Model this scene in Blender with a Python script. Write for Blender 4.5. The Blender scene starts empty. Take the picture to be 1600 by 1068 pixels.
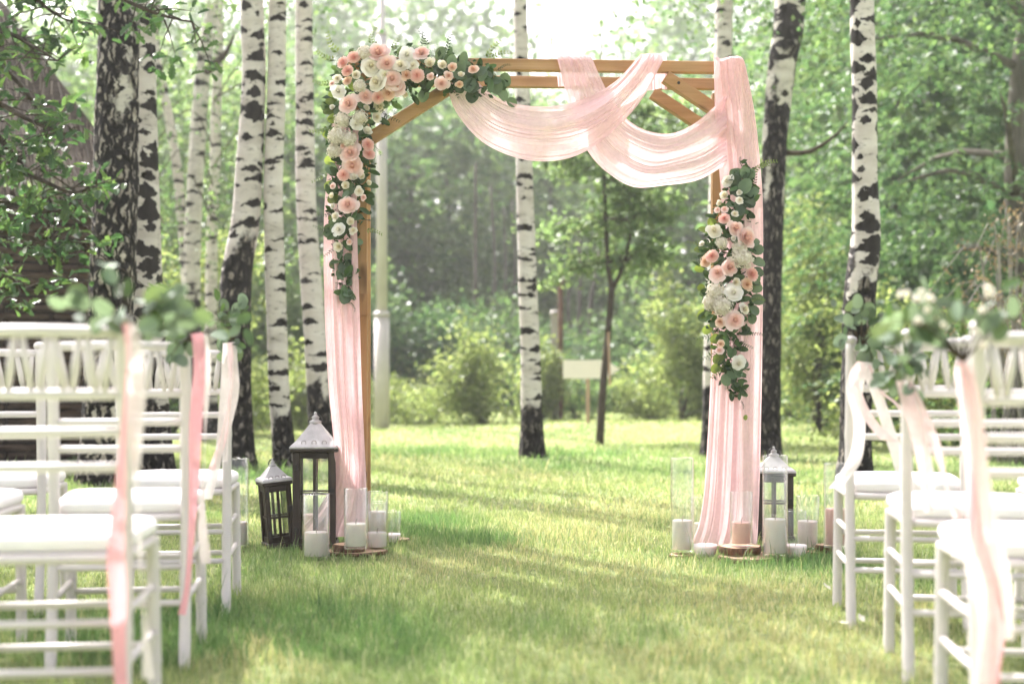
import bpy, bmesh, math, random
import numpy as np
from mathutils import Vector, Matrix, noise as mnoise, Euler

random.seed(7); RNG = np.random.default_rng(7)
S = bpy.context.scene
C = S.collection
R = math.radians

# ------------------------------------------------------------------ camera
HC = 0.82                 # eye height
F = 2222.0                # focal length in photo pixels (50 mm on 36 mm, 1600 px wide)
HY = 584.0                # photo row of the horizon
cam_d = bpy.data.cameras.new('camera'); cam = bpy.data.objects.new('camera', cam_d); C.objects.link(cam)
cam.location = (0, 0, HC); cam.rotation_euler = (R(90), 0, 0)
cam_d.sensor_width = 36; cam_d.lens = 50; cam_d.shift_y = (HY - 534) / 1600.0
cam_d.clip_start = 0.05; cam_d.clip_end = 2000
cam_d.dof.use_dof = True; cam_d.dof.focus_distance = 6.58; cam_d.dof.aperture_fstop = 1.8
S.camera = cam

# ------------------------------------------------------------------ sky, sun, exposure
SUN_EL, SUN_AZ = 50.0, -34.0       # azimuth from +Y towards +X
w = bpy.data.worlds.new('World'); S.world = w; w.use_nodes = True
nt = w.node_tree; nt.nodes.clear()
sky = nt.nodes.new('ShaderNodeTexSky'); sky.sky_type = 'NISHITA'; sky.sun_disc = False
sky.sun_elevation = R(SUN_EL); sky.sun_rotation = R(SUN_AZ)
sky.air_density = 0.6; sky.dust_density = 5.0; sky.ozone_density = 0.3
bg = nt.nodes.new('ShaderNodeBackground'); bg.inputs[1].default_value = 0.15
wo = nt.nodes.new('ShaderNodeOutputWorld')
hs = nt.nodes.new('ShaderNodeHueSaturation'); hs.inputs['Saturation'].default_value = 0.30   # milky, hazy sky
tn = nt.nodes.new('ShaderNodeMix'); tn.data_type = 'RGBA'; tn.blend_type = 'MULTIPLY'; tn.inputs[0].default_value = 1.0; tn.inputs[7].default_value = (1.0, 0.955, 0.955, 1)   # warm summer haze
nt.links.new(sky.outputs[0], hs.inputs['Color']); nt.links.new(hs.outputs[0], tn.inputs[6]); nt.links.new(tn.outputs[2], bg.inputs[0]); nt.links.new(bg.outputs[0], wo.inputs[0])
sd = bpy.data.lights.new('sun', 'SUN'); sd.energy = 3.6; sd.angle = R(0.6); sd.color = (1.0, 0.955, 0.925)
sun = bpy.data.objects.new('sun', sd); C.objects.link(sun)
to_sun = Vector((math.sin(R(SUN_AZ)) * math.cos(R(SUN_EL)), math.cos(R(SUN_AZ)) * math.cos(R(SUN_EL)), math.sin(R(SUN_EL))))
sun.rotation_euler = to_sun.to_track_quat('Z', 'Y').to_euler(); sun.location = (-8, 20, 25)
vs = S.view_settings; vs.view_transform = 'Standard'; vs.look = 'None'; vs.gamma = 1.0; vs.exposure = 2.15
vs.use_curve_mapping = False
cy = S.cycles; cy.use_denoising = True; cy.max_bounces = 10; cy.diffuse_bounces = 4; cy.glossy_bounces = 3
cy.transmission_bounces = 6; cy.transparent_max_bounces = 24; cy.volume_bounces = 0
cy.use_adaptive_sampling = True; cy.adaptive_threshold = 0.03; cy.caustics_reflective = False; cy.caustics_refractive = False
cy.sample_clamp_indirect = 6.0

# ------------------------------------------------------------------ helpers
def W(px, py, d):
    """world point that the photo pixel (px,py) shows at distance d along the view axis"""
    return Vector(((px - 800) / F * d, d, HC - (py - HY) / F * d))
def X(px, d): return (px - 800) / F * d
def lin(c):
    return tuple(((v / 12.92) if v <= 0.04045 else ((v + 0.055) / 1.055) ** 2.4) for v in c)
def hexl(h):
    h = h.lstrip('#'); return lin(tuple(int(h[i:i + 2], 16) / 255 for i in (0, 2, 4)))

def tag(o, label=None, cat=None, group=None, kind=None):
    if label: o['label'] = label
    if cat: o['category'] = cat
    if group: o['group'] = group
    if kind: o['kind'] = kind
    return o
def empty(name, loc, rz=0.0, label=None, cat=None, group=None):
    o = bpy.data.objects.new(name, None); C.objects.link(o); o.empty_display_size = 0.1
    o.location = loc; o.rotation_euler = (0, 0, rz)
    return tag(o, label, cat, group)
def link(name, me, parent=None, loc=None, rot=None, scale=None):
    o = bpy.data.objects.new(name, me); C.objects.link(o)
    if parent is not None: o.parent = parent
    if loc is not None: o.location = loc
    if rot is not None: o.rotation_euler = rot
    if scale is not None: o.scale = scale if hasattr(scale, '__len__') else (scale,) * 3
    return o

class MB:
    """collects geometry for one mesh"""
    def __init__(s): s.v = []; s.f = []; s.uv = {}
    def add(s, vs_, fs):
        n = len(s.v); s.v += [tuple(p) for p in vs_]; s.f += [tuple(i + n for i in f) for f in fs]
        return s
    def box(s, c, d, rot=None, bev=0.0):
        hx, hy, hz = d[0] / 2, d[1] / 2, d[2] / 2
        if bev <= 0:
            P = [(x, y, z) for x in (-hx, hx) for y in (-hy, hy) for z in (-hz, hz)]
            Fc = [(0, 1, 3, 2), (4, 6, 7, 5), (0, 4, 5, 1), (2, 3, 7, 6), (0, 2, 6, 4), (1, 5, 7, 3)]
        else:
            b = min(bev, hx * .9, hy * .9, hz * .9); P = []; idx = {}
            for sx in (-1, 1):
                for sy in (-1, 1):
                    for sz in (-1, 1):
                        for a in range(3):
                            q = [sx * (hx - b), sy * (hy - b), sz * (hz - b)]
                            q[a] = (sx * hx, sy * hy, sz * hz)[a]
                            idx[(sx, sy, sz, a)] = len(P); P.append(tuple(q))
            Fc = []
            for a in range(3):
                u, v_ = [i for i in range(3) if i != a]
                for sg in (-1, 1):
                    q = []
                    for su, sv in ((-1, -1), (1, -1), (1, 1), (-1, 1)):
                        k = [0, 0, 0]; k[a] = sg; k[u] = su; k[v_] = sv; q.append(idx[(*k, a)])
                    Fc.append(tuple(q))
                for su in (-1, 1):
                    for sv in (-1, 1):
                        k1 = [0, 0, 0]; k2 = [0, 0, 0]; k1[a] = -1; k2[a] = 1
                        k1[u] = k2[u] = su; k1[v_] = k2[v_] = sv
                        Fc.append((idx[(*k1, u)], idx[(*k2, u)], idx[(*k2, v_)], idx[(*k1, v_)]))
            for sx in (-1, 1):
                for sy in (-1, 1):
                    for sz in (-1, 1):
                        Fc.append(tuple(idx[(sx, sy, sz, a)] for a in range(3)))
        c = Vector(c)
        if rot is None: Q = [Vector(p) + c for p in P]
        else: Q = [rot @ Vector(p) + c for p in P]
        return s.add(Q, Fc)
    def bar(s, a, b, wd, ht, up=(0, 0, 1), bev=0.003):
        a = Vector(a); b = Vector(b); t = (b - a); L = t.length; t.normalize()
        side = t.cross(Vector(up)); side = side.normalized() if side.length > 1e-4 else Vector((1, 0, 0))
        u = side.cross(t).normalized()
        M = Matrix((t, side, u)).transposed()
        return s.box((a + b) / 2, (L, wd, ht), M, bev)
    def tube(s, path, rad, sides=8, caps=True):
        path = [Vector(p) for p in path]; n = len(path)
        if not hasattr(rad, '__len__'): rad = [rad] * n
        ref = Vector((0, 1, 0)); rings = []
        for i, p in enumerate(path):
            t = (path[min(i + 1, n - 1)] - path[max(i - 1, 0)]).normalized()
            a = ref - t * ref.dot(t)
            if a.length < 0.05: a = Vector((1, 0, 0)) - t * t.x
            a.normalize(); ref = a; b = t.cross(a)
            rings.append([p + (a * math.cos(2 * math.pi * k / sides) + b * math.sin(2 * math.pi * k / sides)) * rad[i] for k in range(sides)])
        vs_ = [q for r in rings for q in r]; fs = []
        for i in range(n - 1):
            for k in range(sides):
                k2 = (k + 1) % sides
                fs.append((i * sides + k, i * sides + k2, (i + 1) * sides + k2, (i + 1) * sides + k))
        if caps:
            fs.append(tuple(range(sides - 1, -1, -1))); fs.append(tuple((n - 1) * sides + k for k in range(sides)))
        return s.add(vs_, fs)
    def lathe(s, prof, sides=24, c=(0, 0, 0), closed=False):
        cx, cy_, cz = c; vs_ = []; fs = []; n = len(prof)
        for (r, z) in prof:
            for k in range(sides):
                a = 2 * math.pi * k / sides; vs_.append((cx + r * math.cos(a), cy_ + r * math.sin(a), cz + z))
        for i in range(n if closed else n - 1):
            j = (i + 1) % n
            for k in range(sides):
                k2 = (k + 1) % sides; fs.append((i * sides + k, i * sides + k2, j * sides + k2, j * sides + k))
        return s.add(vs_, fs)
    def grid(s, P):
        nu, nv = len(P), len(P[0]); vs_ = [q for r in P for q in r]
        return s.add(vs_, [(i * nv + j, i * nv + j + 1, (i + 1) * nv + j + 1, (i + 1) * nv + j) for i in range(nu - 1) for j in range(nv - 1)])
    def mesh(s, name, mat=None, smooth=False):
        me = bpy.data.meshes.new(name); me.from_pydata(s.v, [], s.f)
        if mat: me.materials.append(mat)
        if smooth: me.shade_smooth()
        me.update(); return me
    def build(s, name, mat, parent=None, smooth=False, **k):
        return link(name, s.mesh(name, mat, smooth), parent, **k)

def np_mesh(name, V, faces, mat, smooth=False, col=None):
    """faces: list of (n_faces, k) int arrays"""
    me = bpy.data.meshes.new(name); V = np.asarray(V, np.float32)
    me.vertices.add(len(V)); me.vertices.foreach_set('co', V.ravel())
    nl = sum(f.size for f in faces); nf = sum(len(f) for f in faces)
    me.loops.add(nl); me.polygons.add(nf)
    me.loops.foreach_set('vertex_index', np.concatenate([f.ravel() for f in faces]).astype(np.int32))
    tot = np.concatenate([np.full(len(f), f.shape[1]) for f in faces]).astype(np.int32)
    st = np.concatenate([[0], np.cumsum(tot)[:-1]]).astype(np.int32)
    me.polygons.foreach_set('loop_start', st); me.polygons.foreach_set('loop_total', tot)
    if smooth: me.polygons.foreach_set('use_smooth', np.ones(nf, bool))
    if col is not None:
        at = me.attributes.new('tone', 'FLOAT', 'POINT'); at.data.foreach_set('value', np.asarray(col, np.float32))
    if mat: me.materials.append(mat)
    me.update(calc_edges=True); return me

def nrm(a): return a / np.maximum(np.linalg.norm(a, axis=1, keepdims=True), 1e-6)
def leaves(cent, L, asp=0.6, up=0.5, droop=0.0, fold=0.12, dirs=None, rng=RNG):
    """one bent four-sided leaf at each centre; returns verts and quads"""
    n = len(cent); L = np.broadcast_to(np.asarray(L, float), (n,))[:, None] * rng.uniform(.65, 1.3, (n, 1))
    d = rng.normal(size=(n, 3)) if dirs is None else dirs + rng.normal(size=(n, 3)) * .5
    d[:, 2] = d[:, 2] * (0.6 if dirs is None else 1) - droop
    d = nrm(d)
    nn = rng.normal(size=(n, 3)); nn[:, 2] += up * 2; nn -= d * np.sum(nn * d, 1, keepdims=True); nn = nrm(nn)
    sd_ = np.cross(d, nn)
    b = cent - d * L * .5; t = cent + d * L * .5 - nn * L * fold
    l = cent + sd_ * L * asp * .5 + nn * L * fold * .6; r = cent - sd_ * L * asp * .5 + nn * L * fold * .6
    V = np.stack([b, r, t, l], 1).reshape(-1, 3)
    return V, np.arange(4 * n).reshape(n, 4)

# ------------------------------------------------------------------ materials
def newmat(name):
    m = bpy.data.materials.new(name); m.use_nodes = True; n = m.node_tree; n.nodes.clear()
    out = n.nodes.new('ShaderNodeOutputMaterial'); return m, n, out
def nd(n, t, ins=None, **k):
    x = n.nodes.new(t)
    for a, b in k.items(): setattr(x, a, b)
    for a, b in (ins or {}).items():
        if hasattr(b, 'is_linked') or isinstance(b, bpy.types.NodeSocket): n.links.new(b, x.inputs[a])
        else: x.inputs[a].default_value = b
    return x
def math_(n, op, a, b=0.0, c=None, clamp=False):
    x = n.nodes.new('ShaderNodeMath'); x.operation = op; x.use_clamp = clamp
    for i, v in enumerate((a, b) if c is None else (a, b, c)):
        if isinstance(v, bpy.types.NodeSocket): n.links.new(v, x.inputs[i])
        else: x.inputs[i].default_value = v
    return x.outputs[0]
def ramp(n, fac, stops, interp='LINEAR'):
    x = n.nodes.new('ShaderNodeValToRGB'); x.color_ramp.interpolation = interp
    el = x.color_ramp.elements
    while len(el) > 1: el.remove(el[-1])
    el[0].position = stops[0][0]; el[0].color = (*stops[0][1], 1) if len(stops[0][1]) == 3 else stops[0][1]
    for p, c in stops[1:]:
        e = el.new(p); e.color = (*c, 1) if len(c) == 3 else c
    n.links.new(fac, x.inputs[0]); return x.outputs[0]
def mixc(n, fac, a, b, mode='MIX'):
    x = n.nodes.new('ShaderNodeMix'); x.data_type = 'RGBA'; x.blend_type = mode
    for i, v in ((0, fac), (6, a), (7, b)):
        if isinstance(v, bpy.types.NodeSocket): n.links.new(v, x.inputs[i])
        else: x.inputs[i].default_value = v if i == 0 else ((*v, 1) if len(v) == 3 else v)
    return x.outputs[2]
def noise(n, vec, scale, detail=3.0, rough=0.55, dist=0.0, out=0):
    x = nd(n, 'ShaderNodeTexNoise', {'Scale': scale, 'Detail': detail, 'Roughness': rough, 'Distortion': dist})
    if vec is not None: n.links.new(vec, x.inputs['Vector'])
    return x.outputs[out]
def objco(n): return n.nodes.new('ShaderNodeTexCoord').outputs['Object']
def mapping(n, vec, scale=(1, 1, 1), loc=(0, 0, 0)):
    x = nd(n, 'ShaderNodeMapping', {'Scale': scale, 'Location': loc}); n.links.new(vec, x.inputs['Vector']); return x.outputs[0]
def bump(n, h, strength=.3, dist=.01):
    x = nd(n, 'ShaderNodeBump', {'Strength': strength, 'Distance': dist}); n.links.new(h, x.inputs['Height']); return x.outputs[0]

def leaf_mat(name, stops, trans=0.45, rough=.45, tint=(1.05, 1.08, .8), spec=.25):
    """thin leaf: reflects, and lets sun through from behind; each leaf its own tone"""
    m, n, out = newmat(name)
    rnd = n.nodes.new('ShaderNodeNewGeometry').outputs['Random Per Island']
    col = ramp(n, rnd, stops)
    p = nd(n, 'ShaderNodeBsdfPrincipled', {'Base Color': col, 'Roughness': rough, 'Specular IOR Level': spec})
    t = nd(n, 'ShaderNodeBsdfTranslucent', {'Color': mixc(n, 1.0, col, tint, 'MULTIPLY')})
    mx = nd(n, 'ShaderNodeMixShader', {0: trans}); n.links.new(p.outputs[0], mx.inputs[1]); n.links.new(t.outputs[0], mx.inputs[2])
    n.links.new(mx.outputs[0], out.inputs[0]); return m
def plain(name, col, rough=.6, var=.08, scale=8.0, bumps=0.0, spec=.4, metal=0.0, sss=0.0):
    m, n, out = newmat(name); co = objco(n)
    nz = noise(n, co, scale, 5)
    a = tuple(c * (1 - var) for c in col); b = tuple(min(1, c * (1 + var)) for c in col)
    c = ramp(n, nz, [(.3, a), (.7, b)])
    p = nd(n, 'ShaderNodeBsdfPrincipled', {'Base Color': c, 'Roughness': rough, 'Specular IOR Level': spec, 'Metallic': metal})
    if sss: p.inputs['Subsurface Weight'].default_value = sss; p.inputs['Subsurface Radius'].default_value = (.02, .014, .01); p.inputs['Subsurface Scale'].default_value = 1.0
    if bumps: n.links.new(bump(n, noise(n, co, scale * 6, 4), bumps, .004), p.inputs['Normal'])
    n.links.new(p.outputs[0], out.inputs[0]); return m

M = {}
M['leaf_dark'] = leaf_mat('leaf_dark', [(0, (.045, .115, .052)), (.5, (.075, .175, .072)), (1, (.13, .24, .095))], .58)
M['leaf_mid'] = leaf_mat('leaf_mid', [(0, (.06, .118, .05)), (.5, (.106, .18, .072)), (1, (.175, .25, .098))], .55)
M['leaf_light'] = leaf_mat('leaf_light', [(0, (.095, .16, .07)), (.5, (.16, .24, .105)), (1, (.24, .31, .14))], .56)
M['leaf_bush'] = leaf_mat('leaf_bush', [(0, (.15, .205, .07)), (.5, (.24, .30, .11)), (1, (.34, .38, .16))], .58)
M['leaf_teal'] = leaf_mat('leaf_teal', [(0, (.048, .105, .052)), (.5, (.085, .155, .07)), (1, (.14, .22, .088))], .52)
M['leaf_oak'] = leaf_mat('leaf_oak', [(0, (.035, .085, .035)), (.55, (.065, .135, .048)), (1, (.13, .21, .06))], .50, rough=.35, spec=.5)
M['leaf_dry'] = leaf_mat('leaf_dry', [(0, (.16, .12, .07)), (.6, (.26, .20, .12)), (1, (.34, .27, .17))], .35, tint=(1.1, 1, .8))
M['euca'] = leaf_mat('eucalyptus_leaf', [(0, (.045, .085, .05)), (.5, (.085, .135, .085)), (1, (.15, .20, .13))], .28, rough=.5, tint=(1.4, 1.3, .45))
M['sprig'] = leaf_mat('sprig_leaf', [(0, (.018, .04, .018)), (.6, (.03, .06, .025)), (1, (.08, .13, .04))], .25, rough=.4)
M['sprig2'] = leaf_mat('small_green_leaf', [(0, (.02, .045, .02)), (.6, (.045, .085, .035)), (1, (.11, .16, .06))], .3, rough=.45)
M['backlit_tint'] = leaf_mat('backlit_tint_leaf', [(0, (.12, .18, .05)), (1, (.26, .32, .12))], .5)  # yellow-green tone paints back light into the leaf

def bark_plain(name, a, b, sc=6.0):
    m, n, out = newmat(name); co = mapping(n, objco(n), (1, 1, .25)); nz = noise(n, co, sc, 6, .65)
    p = nd(n, 'ShaderNodeBsdfPrincipled', {'Base Color': ramp(n, nz, [(.3, a), (.7, b)]), 'Roughness': .9, 'Specular IOR Level': .15})
    n.links.new(bump(n, nz, .8, .03), p.inputs['Normal']); n.links.new(p.outputs[0], out.inputs[0]); return m
M['bark_grey'] = bark_plain('grey_bark', (.05, .045, .035), (.16, .145, .12))
M['bark_pale'] = bark_plain('pale_bark', (.14, .13, .115), (.36, .335, .30))
M['twig'] = bark_plain('twig_bark', (.03, .024, .018), (.09, .07, .05), 20)

def birch_mat(name, dark_h, soft=.5, dark_amt=.5, lean=0.0, seed=0.0, marks=1.0, moss=.0, blotch=1.0, flake=.0):
    """white papery bark, black lens scars and short dashes; rough black furrowed bark below dark_h (uv: metres round, metres up)"""
    m, n, out = newmat(name)
    uv = nd(n, 'ShaderNodeUVMap', uv_map='bark').outputs[0]
    base = mapping(n, uv, (1, 1, 1), (seed * 3.7, seed * 5.3, 0))
    wob = noise(n, base, 9.0, 3, .6, out=1)
    wv = nd(n, 'ShaderNodeVectorMath', operation='MULTIPLY_ADD'); n.links.new(wob, wv.inputs[0]); wv.inputs[1].default_value = (.09, .07, 0); n.links.new(base, wv.inputs[2])
    wv2 = nd(n, 'ShaderNodeVectorMath', operation='MULTIPLY_ADD'); n.links.new(noise(n, base, 27.0, 5, .7, out=1), wv2.inputs[0]); wv2.inputs[1].default_value = (.06, .075, 0); n.links.new(wv.outputs[0], wv2.inputs[2])
    P = wv2.outputs[0]
    def scars(scale, wx, wz, keep, chev):
        q = mapping(n, P, (scale[0], scale[1], 1))
        v = nd(n, 'ShaderNodeTexVoronoi', {'Scale': 1.0, 'Randomness': .95}); v.voronoi_dimensions = '2D'; n.links.new(q, v.inputs['Vector'])
        df = nd(n, 'ShaderNodeVectorMath', operation='SUBTRACT'); n.links.new(q, df.inputs[0]); n.links.new(v.outputs['Position'], df.inputs[1])
        sp = nd(n, 'ShaderNodeSeparateXYZ'); n.links.new(df.outputs[0], sp.inputs[0])
        ax = math_(n, 'ABSOLUTE', sp.outputs[0]); cs = nd(n, 'ShaderNodeSeparateColor'); n.links.new(v.outputs['Color'], cs.inputs[0])
        z = math_(n, 'ABSOLUTE', math_(n, 'MULTIPLY_ADD', ax, chev, sp.outputs[1]))
        sx = math_(n, 'MULTIPLY_ADD', cs.outputs[0], wx, wx * .35); sz = math_(n, 'MULTIPLY_ADD', cs.outputs[1], wz, wz * .45)
        e = math_(n, 'ADD', math_(n, 'POWER', math_(n, 'DIVIDE', ax, sx), 1.1), math_(n, 'POWER', math_(n, 'DIVIDE', z, sz), .9))
        mk = math_(n, 'LESS_THAN', e, 1.0)
        return math_(n, 'MULTIPLY', mk, math_(n, 'LESS_THAN', cs.outputs[2], keep))
    big = scars((3.6, 5.0), .50, .17 * blotch, .80 * marks, .30)
    big2 = scars((6.5, 8.5), .52, .18 * blotch, .60 * marks, .15)
    dash = scars((14, 34), .45, .12, .45, 0.0)
    dark = math_(n, 'MAXIMUM', math_(n, 'MAXIMUM', big, big2), math_(n, 'MULTIPLY', dash, .65))
    # rough bark zone
    su = nd(n, 'ShaderNodeSeparateXYZ'); n.links.new(uv, su.inputs[0])
    blob = noise(n, mapping(n, P, (5.5, 2.0, 1)), 1.0, 4, .6)
    zone = math_(n, 'SUBTRACT', dark_h, su.outputs[1])
    zone = math_(n, 'DIVIDE', zone, soft, clamp=False)
    zone = math_(n, 'ADD', zone, math_(n, 'MULTIPLY', math_(n, 'SUBTRACT', blob, .5), 4.2))
    if lean: zone = math_(n, 'ADD', zone, math_(n, 'MULTIPLY', math_(n, 'SINE', math_(n, 'MULTIPLY', su.outputs[0], lean)), 1.0))
    zm = math_(n, 'MULTIPLY_ADD', zone, 4.0, 0.0, True)
    crk = nd(n, 'ShaderNodeTexVoronoi', {'Scale': 1.0}, feature='DISTANCE_TO_EDGE'); crk.voronoi_dimensions = '2D'
    n.links.new(mapping(n, P, (26, 7, 1)), crk.inputs['Vector'])
    cr = math_(n, 'MULTIPLY', crk.outputs['Distance'], 3.2, clamp=True)
    fl = noise(n, mapping(n, P, (18, 6, 1)), 1.0, 5, .7)
    rough_c = ramp(n, math_(n, 'MULTIPLY', cr, fl), [(.0, (.005, .004, .004)), (.26, (.012, .010, .008)), (.46 - flake * .8, (.038, .031, .026)), (.61 - flake, (.30, .26, .23)), (.74 - flake, (.55, .50, .46))])
    tone = noise(n, mapping(n, P, (2.2, 9, 1)), 1.0, 5, .6)
    white = ramp(n, tone, [(.28, (.42, .375, .345)), (.5, (.57, .525, .495)), (.75, (.67, .635, .61))])
    if moss: white = mixc(n, math_(n, 'MULTIPLY', noise(n, base, 3.0, 3), moss), white, (.22, .24, .13))
    blk = ramp(n, fl, [(.3, (.006, .005, .005)), (.75, (.034, .028, .024))])
    c = mixc(n, dark, white, blk); c = mixc(n, zm, c, rough_c)
    h = math_(n, 'ADD', math_(n, 'MULTIPLY', zm, math_(n, 'MULTIPLY', cr, 1.2)), math_(n, 'MULTIPLY', math_(n, 'SUBTRACT', 1.0, zm), math_(n, 'MULTIPLY_ADD', dark, -.25, math_(n, 'MULTIPLY', tone, .25))))
    p = nd(n, 'ShaderNodeBsdfPrincipled', {'Base Color': c, 'Roughness': .75, 'Specular IOR Level': .2})
    n.links.new(bump(n, h, .9, .02), p.inputs['Normal']); n.links.new(p.outputs[0], out.inputs[0]); return m

def wood_mat(name, a, b, c_, axis=0, sc=1.0):
    m, n, out = newmat(name); co = objco(n)
    s = [28, 28, 28]; s[axis] = 1.6
    q = mapping(n, co, tuple(x * sc for x in s))
    g = noise(n, q, 1.0, 6, .62, .6); k = noise(n, mapping(n, co, (3, 3, 3)), 1.0, 3)
    col = ramp(n, g, [(.25, a), (.5, b), (.78, c_)])
    col = mixc(n, .35, col, ramp(n, k, [(.3, a), (.7, c_)]))
    kn = noise(n, mapping(n, co, tuple(9 if i != axis else 3.2 for i in range(3))), 1.0, 2, .5)
    col = mixc(n, ramp(n, kn, [(.66, (0, 0, 0)), (.74, (1, 1, 1))]), col, tuple(x * .6 for x in a))
    rv = nd(n, 'ShaderNodeObjectInfo').outputs['Random']; col = mixc(n, math_(n, 'MULTIPLY', rv, .35), col, a)
    p = nd(n, 'ShaderNodeBsdfPrincipled', {'Base Color': col, 'Roughness': .55, 'Specular IOR Level': .35})
    n.links.new(bump(n, g, .25, .004), p.inputs['Normal']); n.links.new(p.outputs[0], out.inputs[0]); return m
for ax, nm in enumerate('xyz'):
    M['oak_' + nm] = wood_mat('honey_wood_' + nm, (.24, .12, .045), (.40, .225, .095), (.54, .345, .175), ax)
    M['old_' + nm] = wood_mat('weathered_wood_' + nm, (.018, .013, .010), (.046, .034, .026), (.12, .095, .075), ax, 1.8)

def tulle_mat(name, col, alpha=.22, tr=.5):
    m, n, out = newmat(name)
    tr_ = n.nodes.new('ShaderNodeBsdfTransparent')
    co = objco(n)
    fine = noise(n, mapping(n, co, (60, 60, 60)), 1.0, 3)
    c = ramp(n, fine, [(.3, tuple(x * .93 for x in col)), (.7, tuple(min(1, x * 1.04) for x in col))])
    d = nd(n, 'ShaderNodeBsdfDiffuse', {'Color': c}); t = nd(n, 'ShaderNodeBsdfTranslucent', {'Color': c})
    g = nd(n, 'ShaderNodeBsdfSheen', {'Color': (1, .95, .93, 1), 'Roughness': .4}) if hasattr(bpy.types, 'ShaderNodeBsdfSheen') else None
    mx = nd(n, 'ShaderNodeMixShader', {0: tr}); n.links.new(d.outputs[0], mx.inputs[1]); n.links.new(t.outputs[0], mx.inputs[2])
    m2 = nd(n, 'ShaderNodeMixShader', {0: 1 - alpha}); n.links.new(tr_.outputs[0], m2.inputs[1]); n.links.new(mx.outputs[0], m2.inputs[2])
    n.links.new(m2.outputs[0], out.inputs[0]); return m
M['tulle'] = tulle_mat('pink_tulle', (.84, .61, .64), .14, .46)
M['tulle_thick'] = tulle_mat('pink_tulle_gathered', (.86, .615, .635), .05, .46)
M['rib_pink'] = tulle_mat('pink_ribbon', (.85, .43, .47), .05, .42)
M['rib_blush'] = tulle_mat('blush_ribbon', (.86, .67, .66), .12, .5)
M['rib_cream'] = tulle_mat('cream_ribbon', (.85, .79, .76), .15, .5)

def glass_mat():
    m, n, out = newmat('clear_glass')
    t = nd(n, 'ShaderNodeBsdfTransparent', {'Color': (.985, .99, .985, 1)}); g = nd(n, 'ShaderNodeBsdfGlossy', {'Roughness': .02, 'Color': (1, 1, 1, 1)})
    fr = nd(n, 'ShaderNodeLayerWeight', {'Blend': .5}).outputs['Facing']
    mx = nd(n, 'ShaderNodeMixShader'); n.links.new(math_(n, 'MULTIPLY_ADD', math_(n, 'POWER', fr, 3.0), .75, .05, clamp=True), mx.inputs[0])
    n.links.new(t.outputs[0], mx.inputs[1]); n.links.new(g.outputs[0], mx.inputs[2]); n.links.new(mx.outputs[0], out.inputs[0]); return m
M['glass'] = glass_mat()
M['wax'] = plain('white_wax', (.82, .76, .73), .5, .04, 12, 0, .3, sss=.35)
M['wax_pink'] = plain('pink_wax', (.80, .50, .46), .5, .04, 12, 0, .3, sss=.35)
M['wick'] = plain('wick', (.35, .30, .25), .9)
M['white_paint'] = plain('white_paint', (.64, .60, .585), .38, .09, 3, .05, .45)
M['cushion'] = plain('white_cushion', (.82, .80, .79), .85, .03, 10, .15, .2)
M['roof_white'] = plain('whitewashed_metal', (.44, .425, .425), .55, .16, 22, .25, .4)
M['roof_worn'] = plain('worn_stud', (.30, .275, .26), .6, .2, 30)
M['iron'] = plain('dark_iron', (.035, .03, .027), .5, .2, 40)
M['pole'] = plain('galvanised_pole', (.53, .485, .48), .5, .08, 3)
M['sign'] = plain('white_sign_board', (.90, .80, .80), .5, .03, 4)
M['sign_post'] = plain('pale_wood_post', (.42, .28, .20), .8, .15, 12)
M['rust'] = plain('rusty_steel', (.13, .065, .045), .8, .3, 10)
M['concrete'] = plain('concrete', (.38, .36, .33), .9, .15, 10)
M['white_flower'] = leaf_mat('white_petal', [(0, (.62, .58, .48)), (.5, (.73, .69, .60)), (1, (.80, .77, .71))], .35, .6, (1, .97, .88), .2)

def petal_mat(name, inner, mid, outer, r=1.0):
    m, n, out = newmat(name)
    s = nd(n, 'ShaderNodeSeparateXYZ'); n.links.new(objco(n), s.inputs[0])
    d = math_(n, 'SQRT', math_(n, 'ADD', math_(n, 'POWER', s.outputs[0], 2), math_(n, 'POWER', s.outputs[1], 2)))
    nz = math_(n, 'MULTIPLY', math_(n, 'SUBTRACT', noise(n, objco(n), 3.0, 3), .5), .3)
    col = ramp(n, math_(n, 'ADD', math_(n, 'DIVIDE', d, r), nz), [(.05, inner), (.5, mid), (.95, outer)])
    p = nd(n, 'ShaderNodeBsdfPrincipled', {'Base Color': col, 'Roughness': .6, 'Specular IOR Level': .2})
    t = nd(n, 'ShaderNodeBsdfTranslucent', {'Color': col}); mx = nd(n, 'ShaderNodeMixShader', {0: .3})
    n.links.new(p.outputs[0], mx.inputs[1]); n.links.new(t.outputs[0], mx.inputs[2]); n.links.new(mx.outputs[0], out.inputs[0]); return m
M['blush'] = petal_mat('blush_petal', (.83, .53, .43), (.85, .60, .53), (.87, .71, .67))
M['cream'] = petal_mat('cream_petal', (.80, .72, .50), (.83, .78, .65), (.85, .82, .74))
M['white'] = petal_mat('ivory_petal', (.82, .78, .64), (.85, .82, .75), (.86, .85, .81))
M['coral'] = petal_mat('coral_petal', (.80, .44, .37), (.83, .54, .47), (.86, .65, .59))
M['peach'] = petal_mat('peach_petal', (.74, .44, .29), (.80, .55, .40), (.84, .65, .52))

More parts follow.
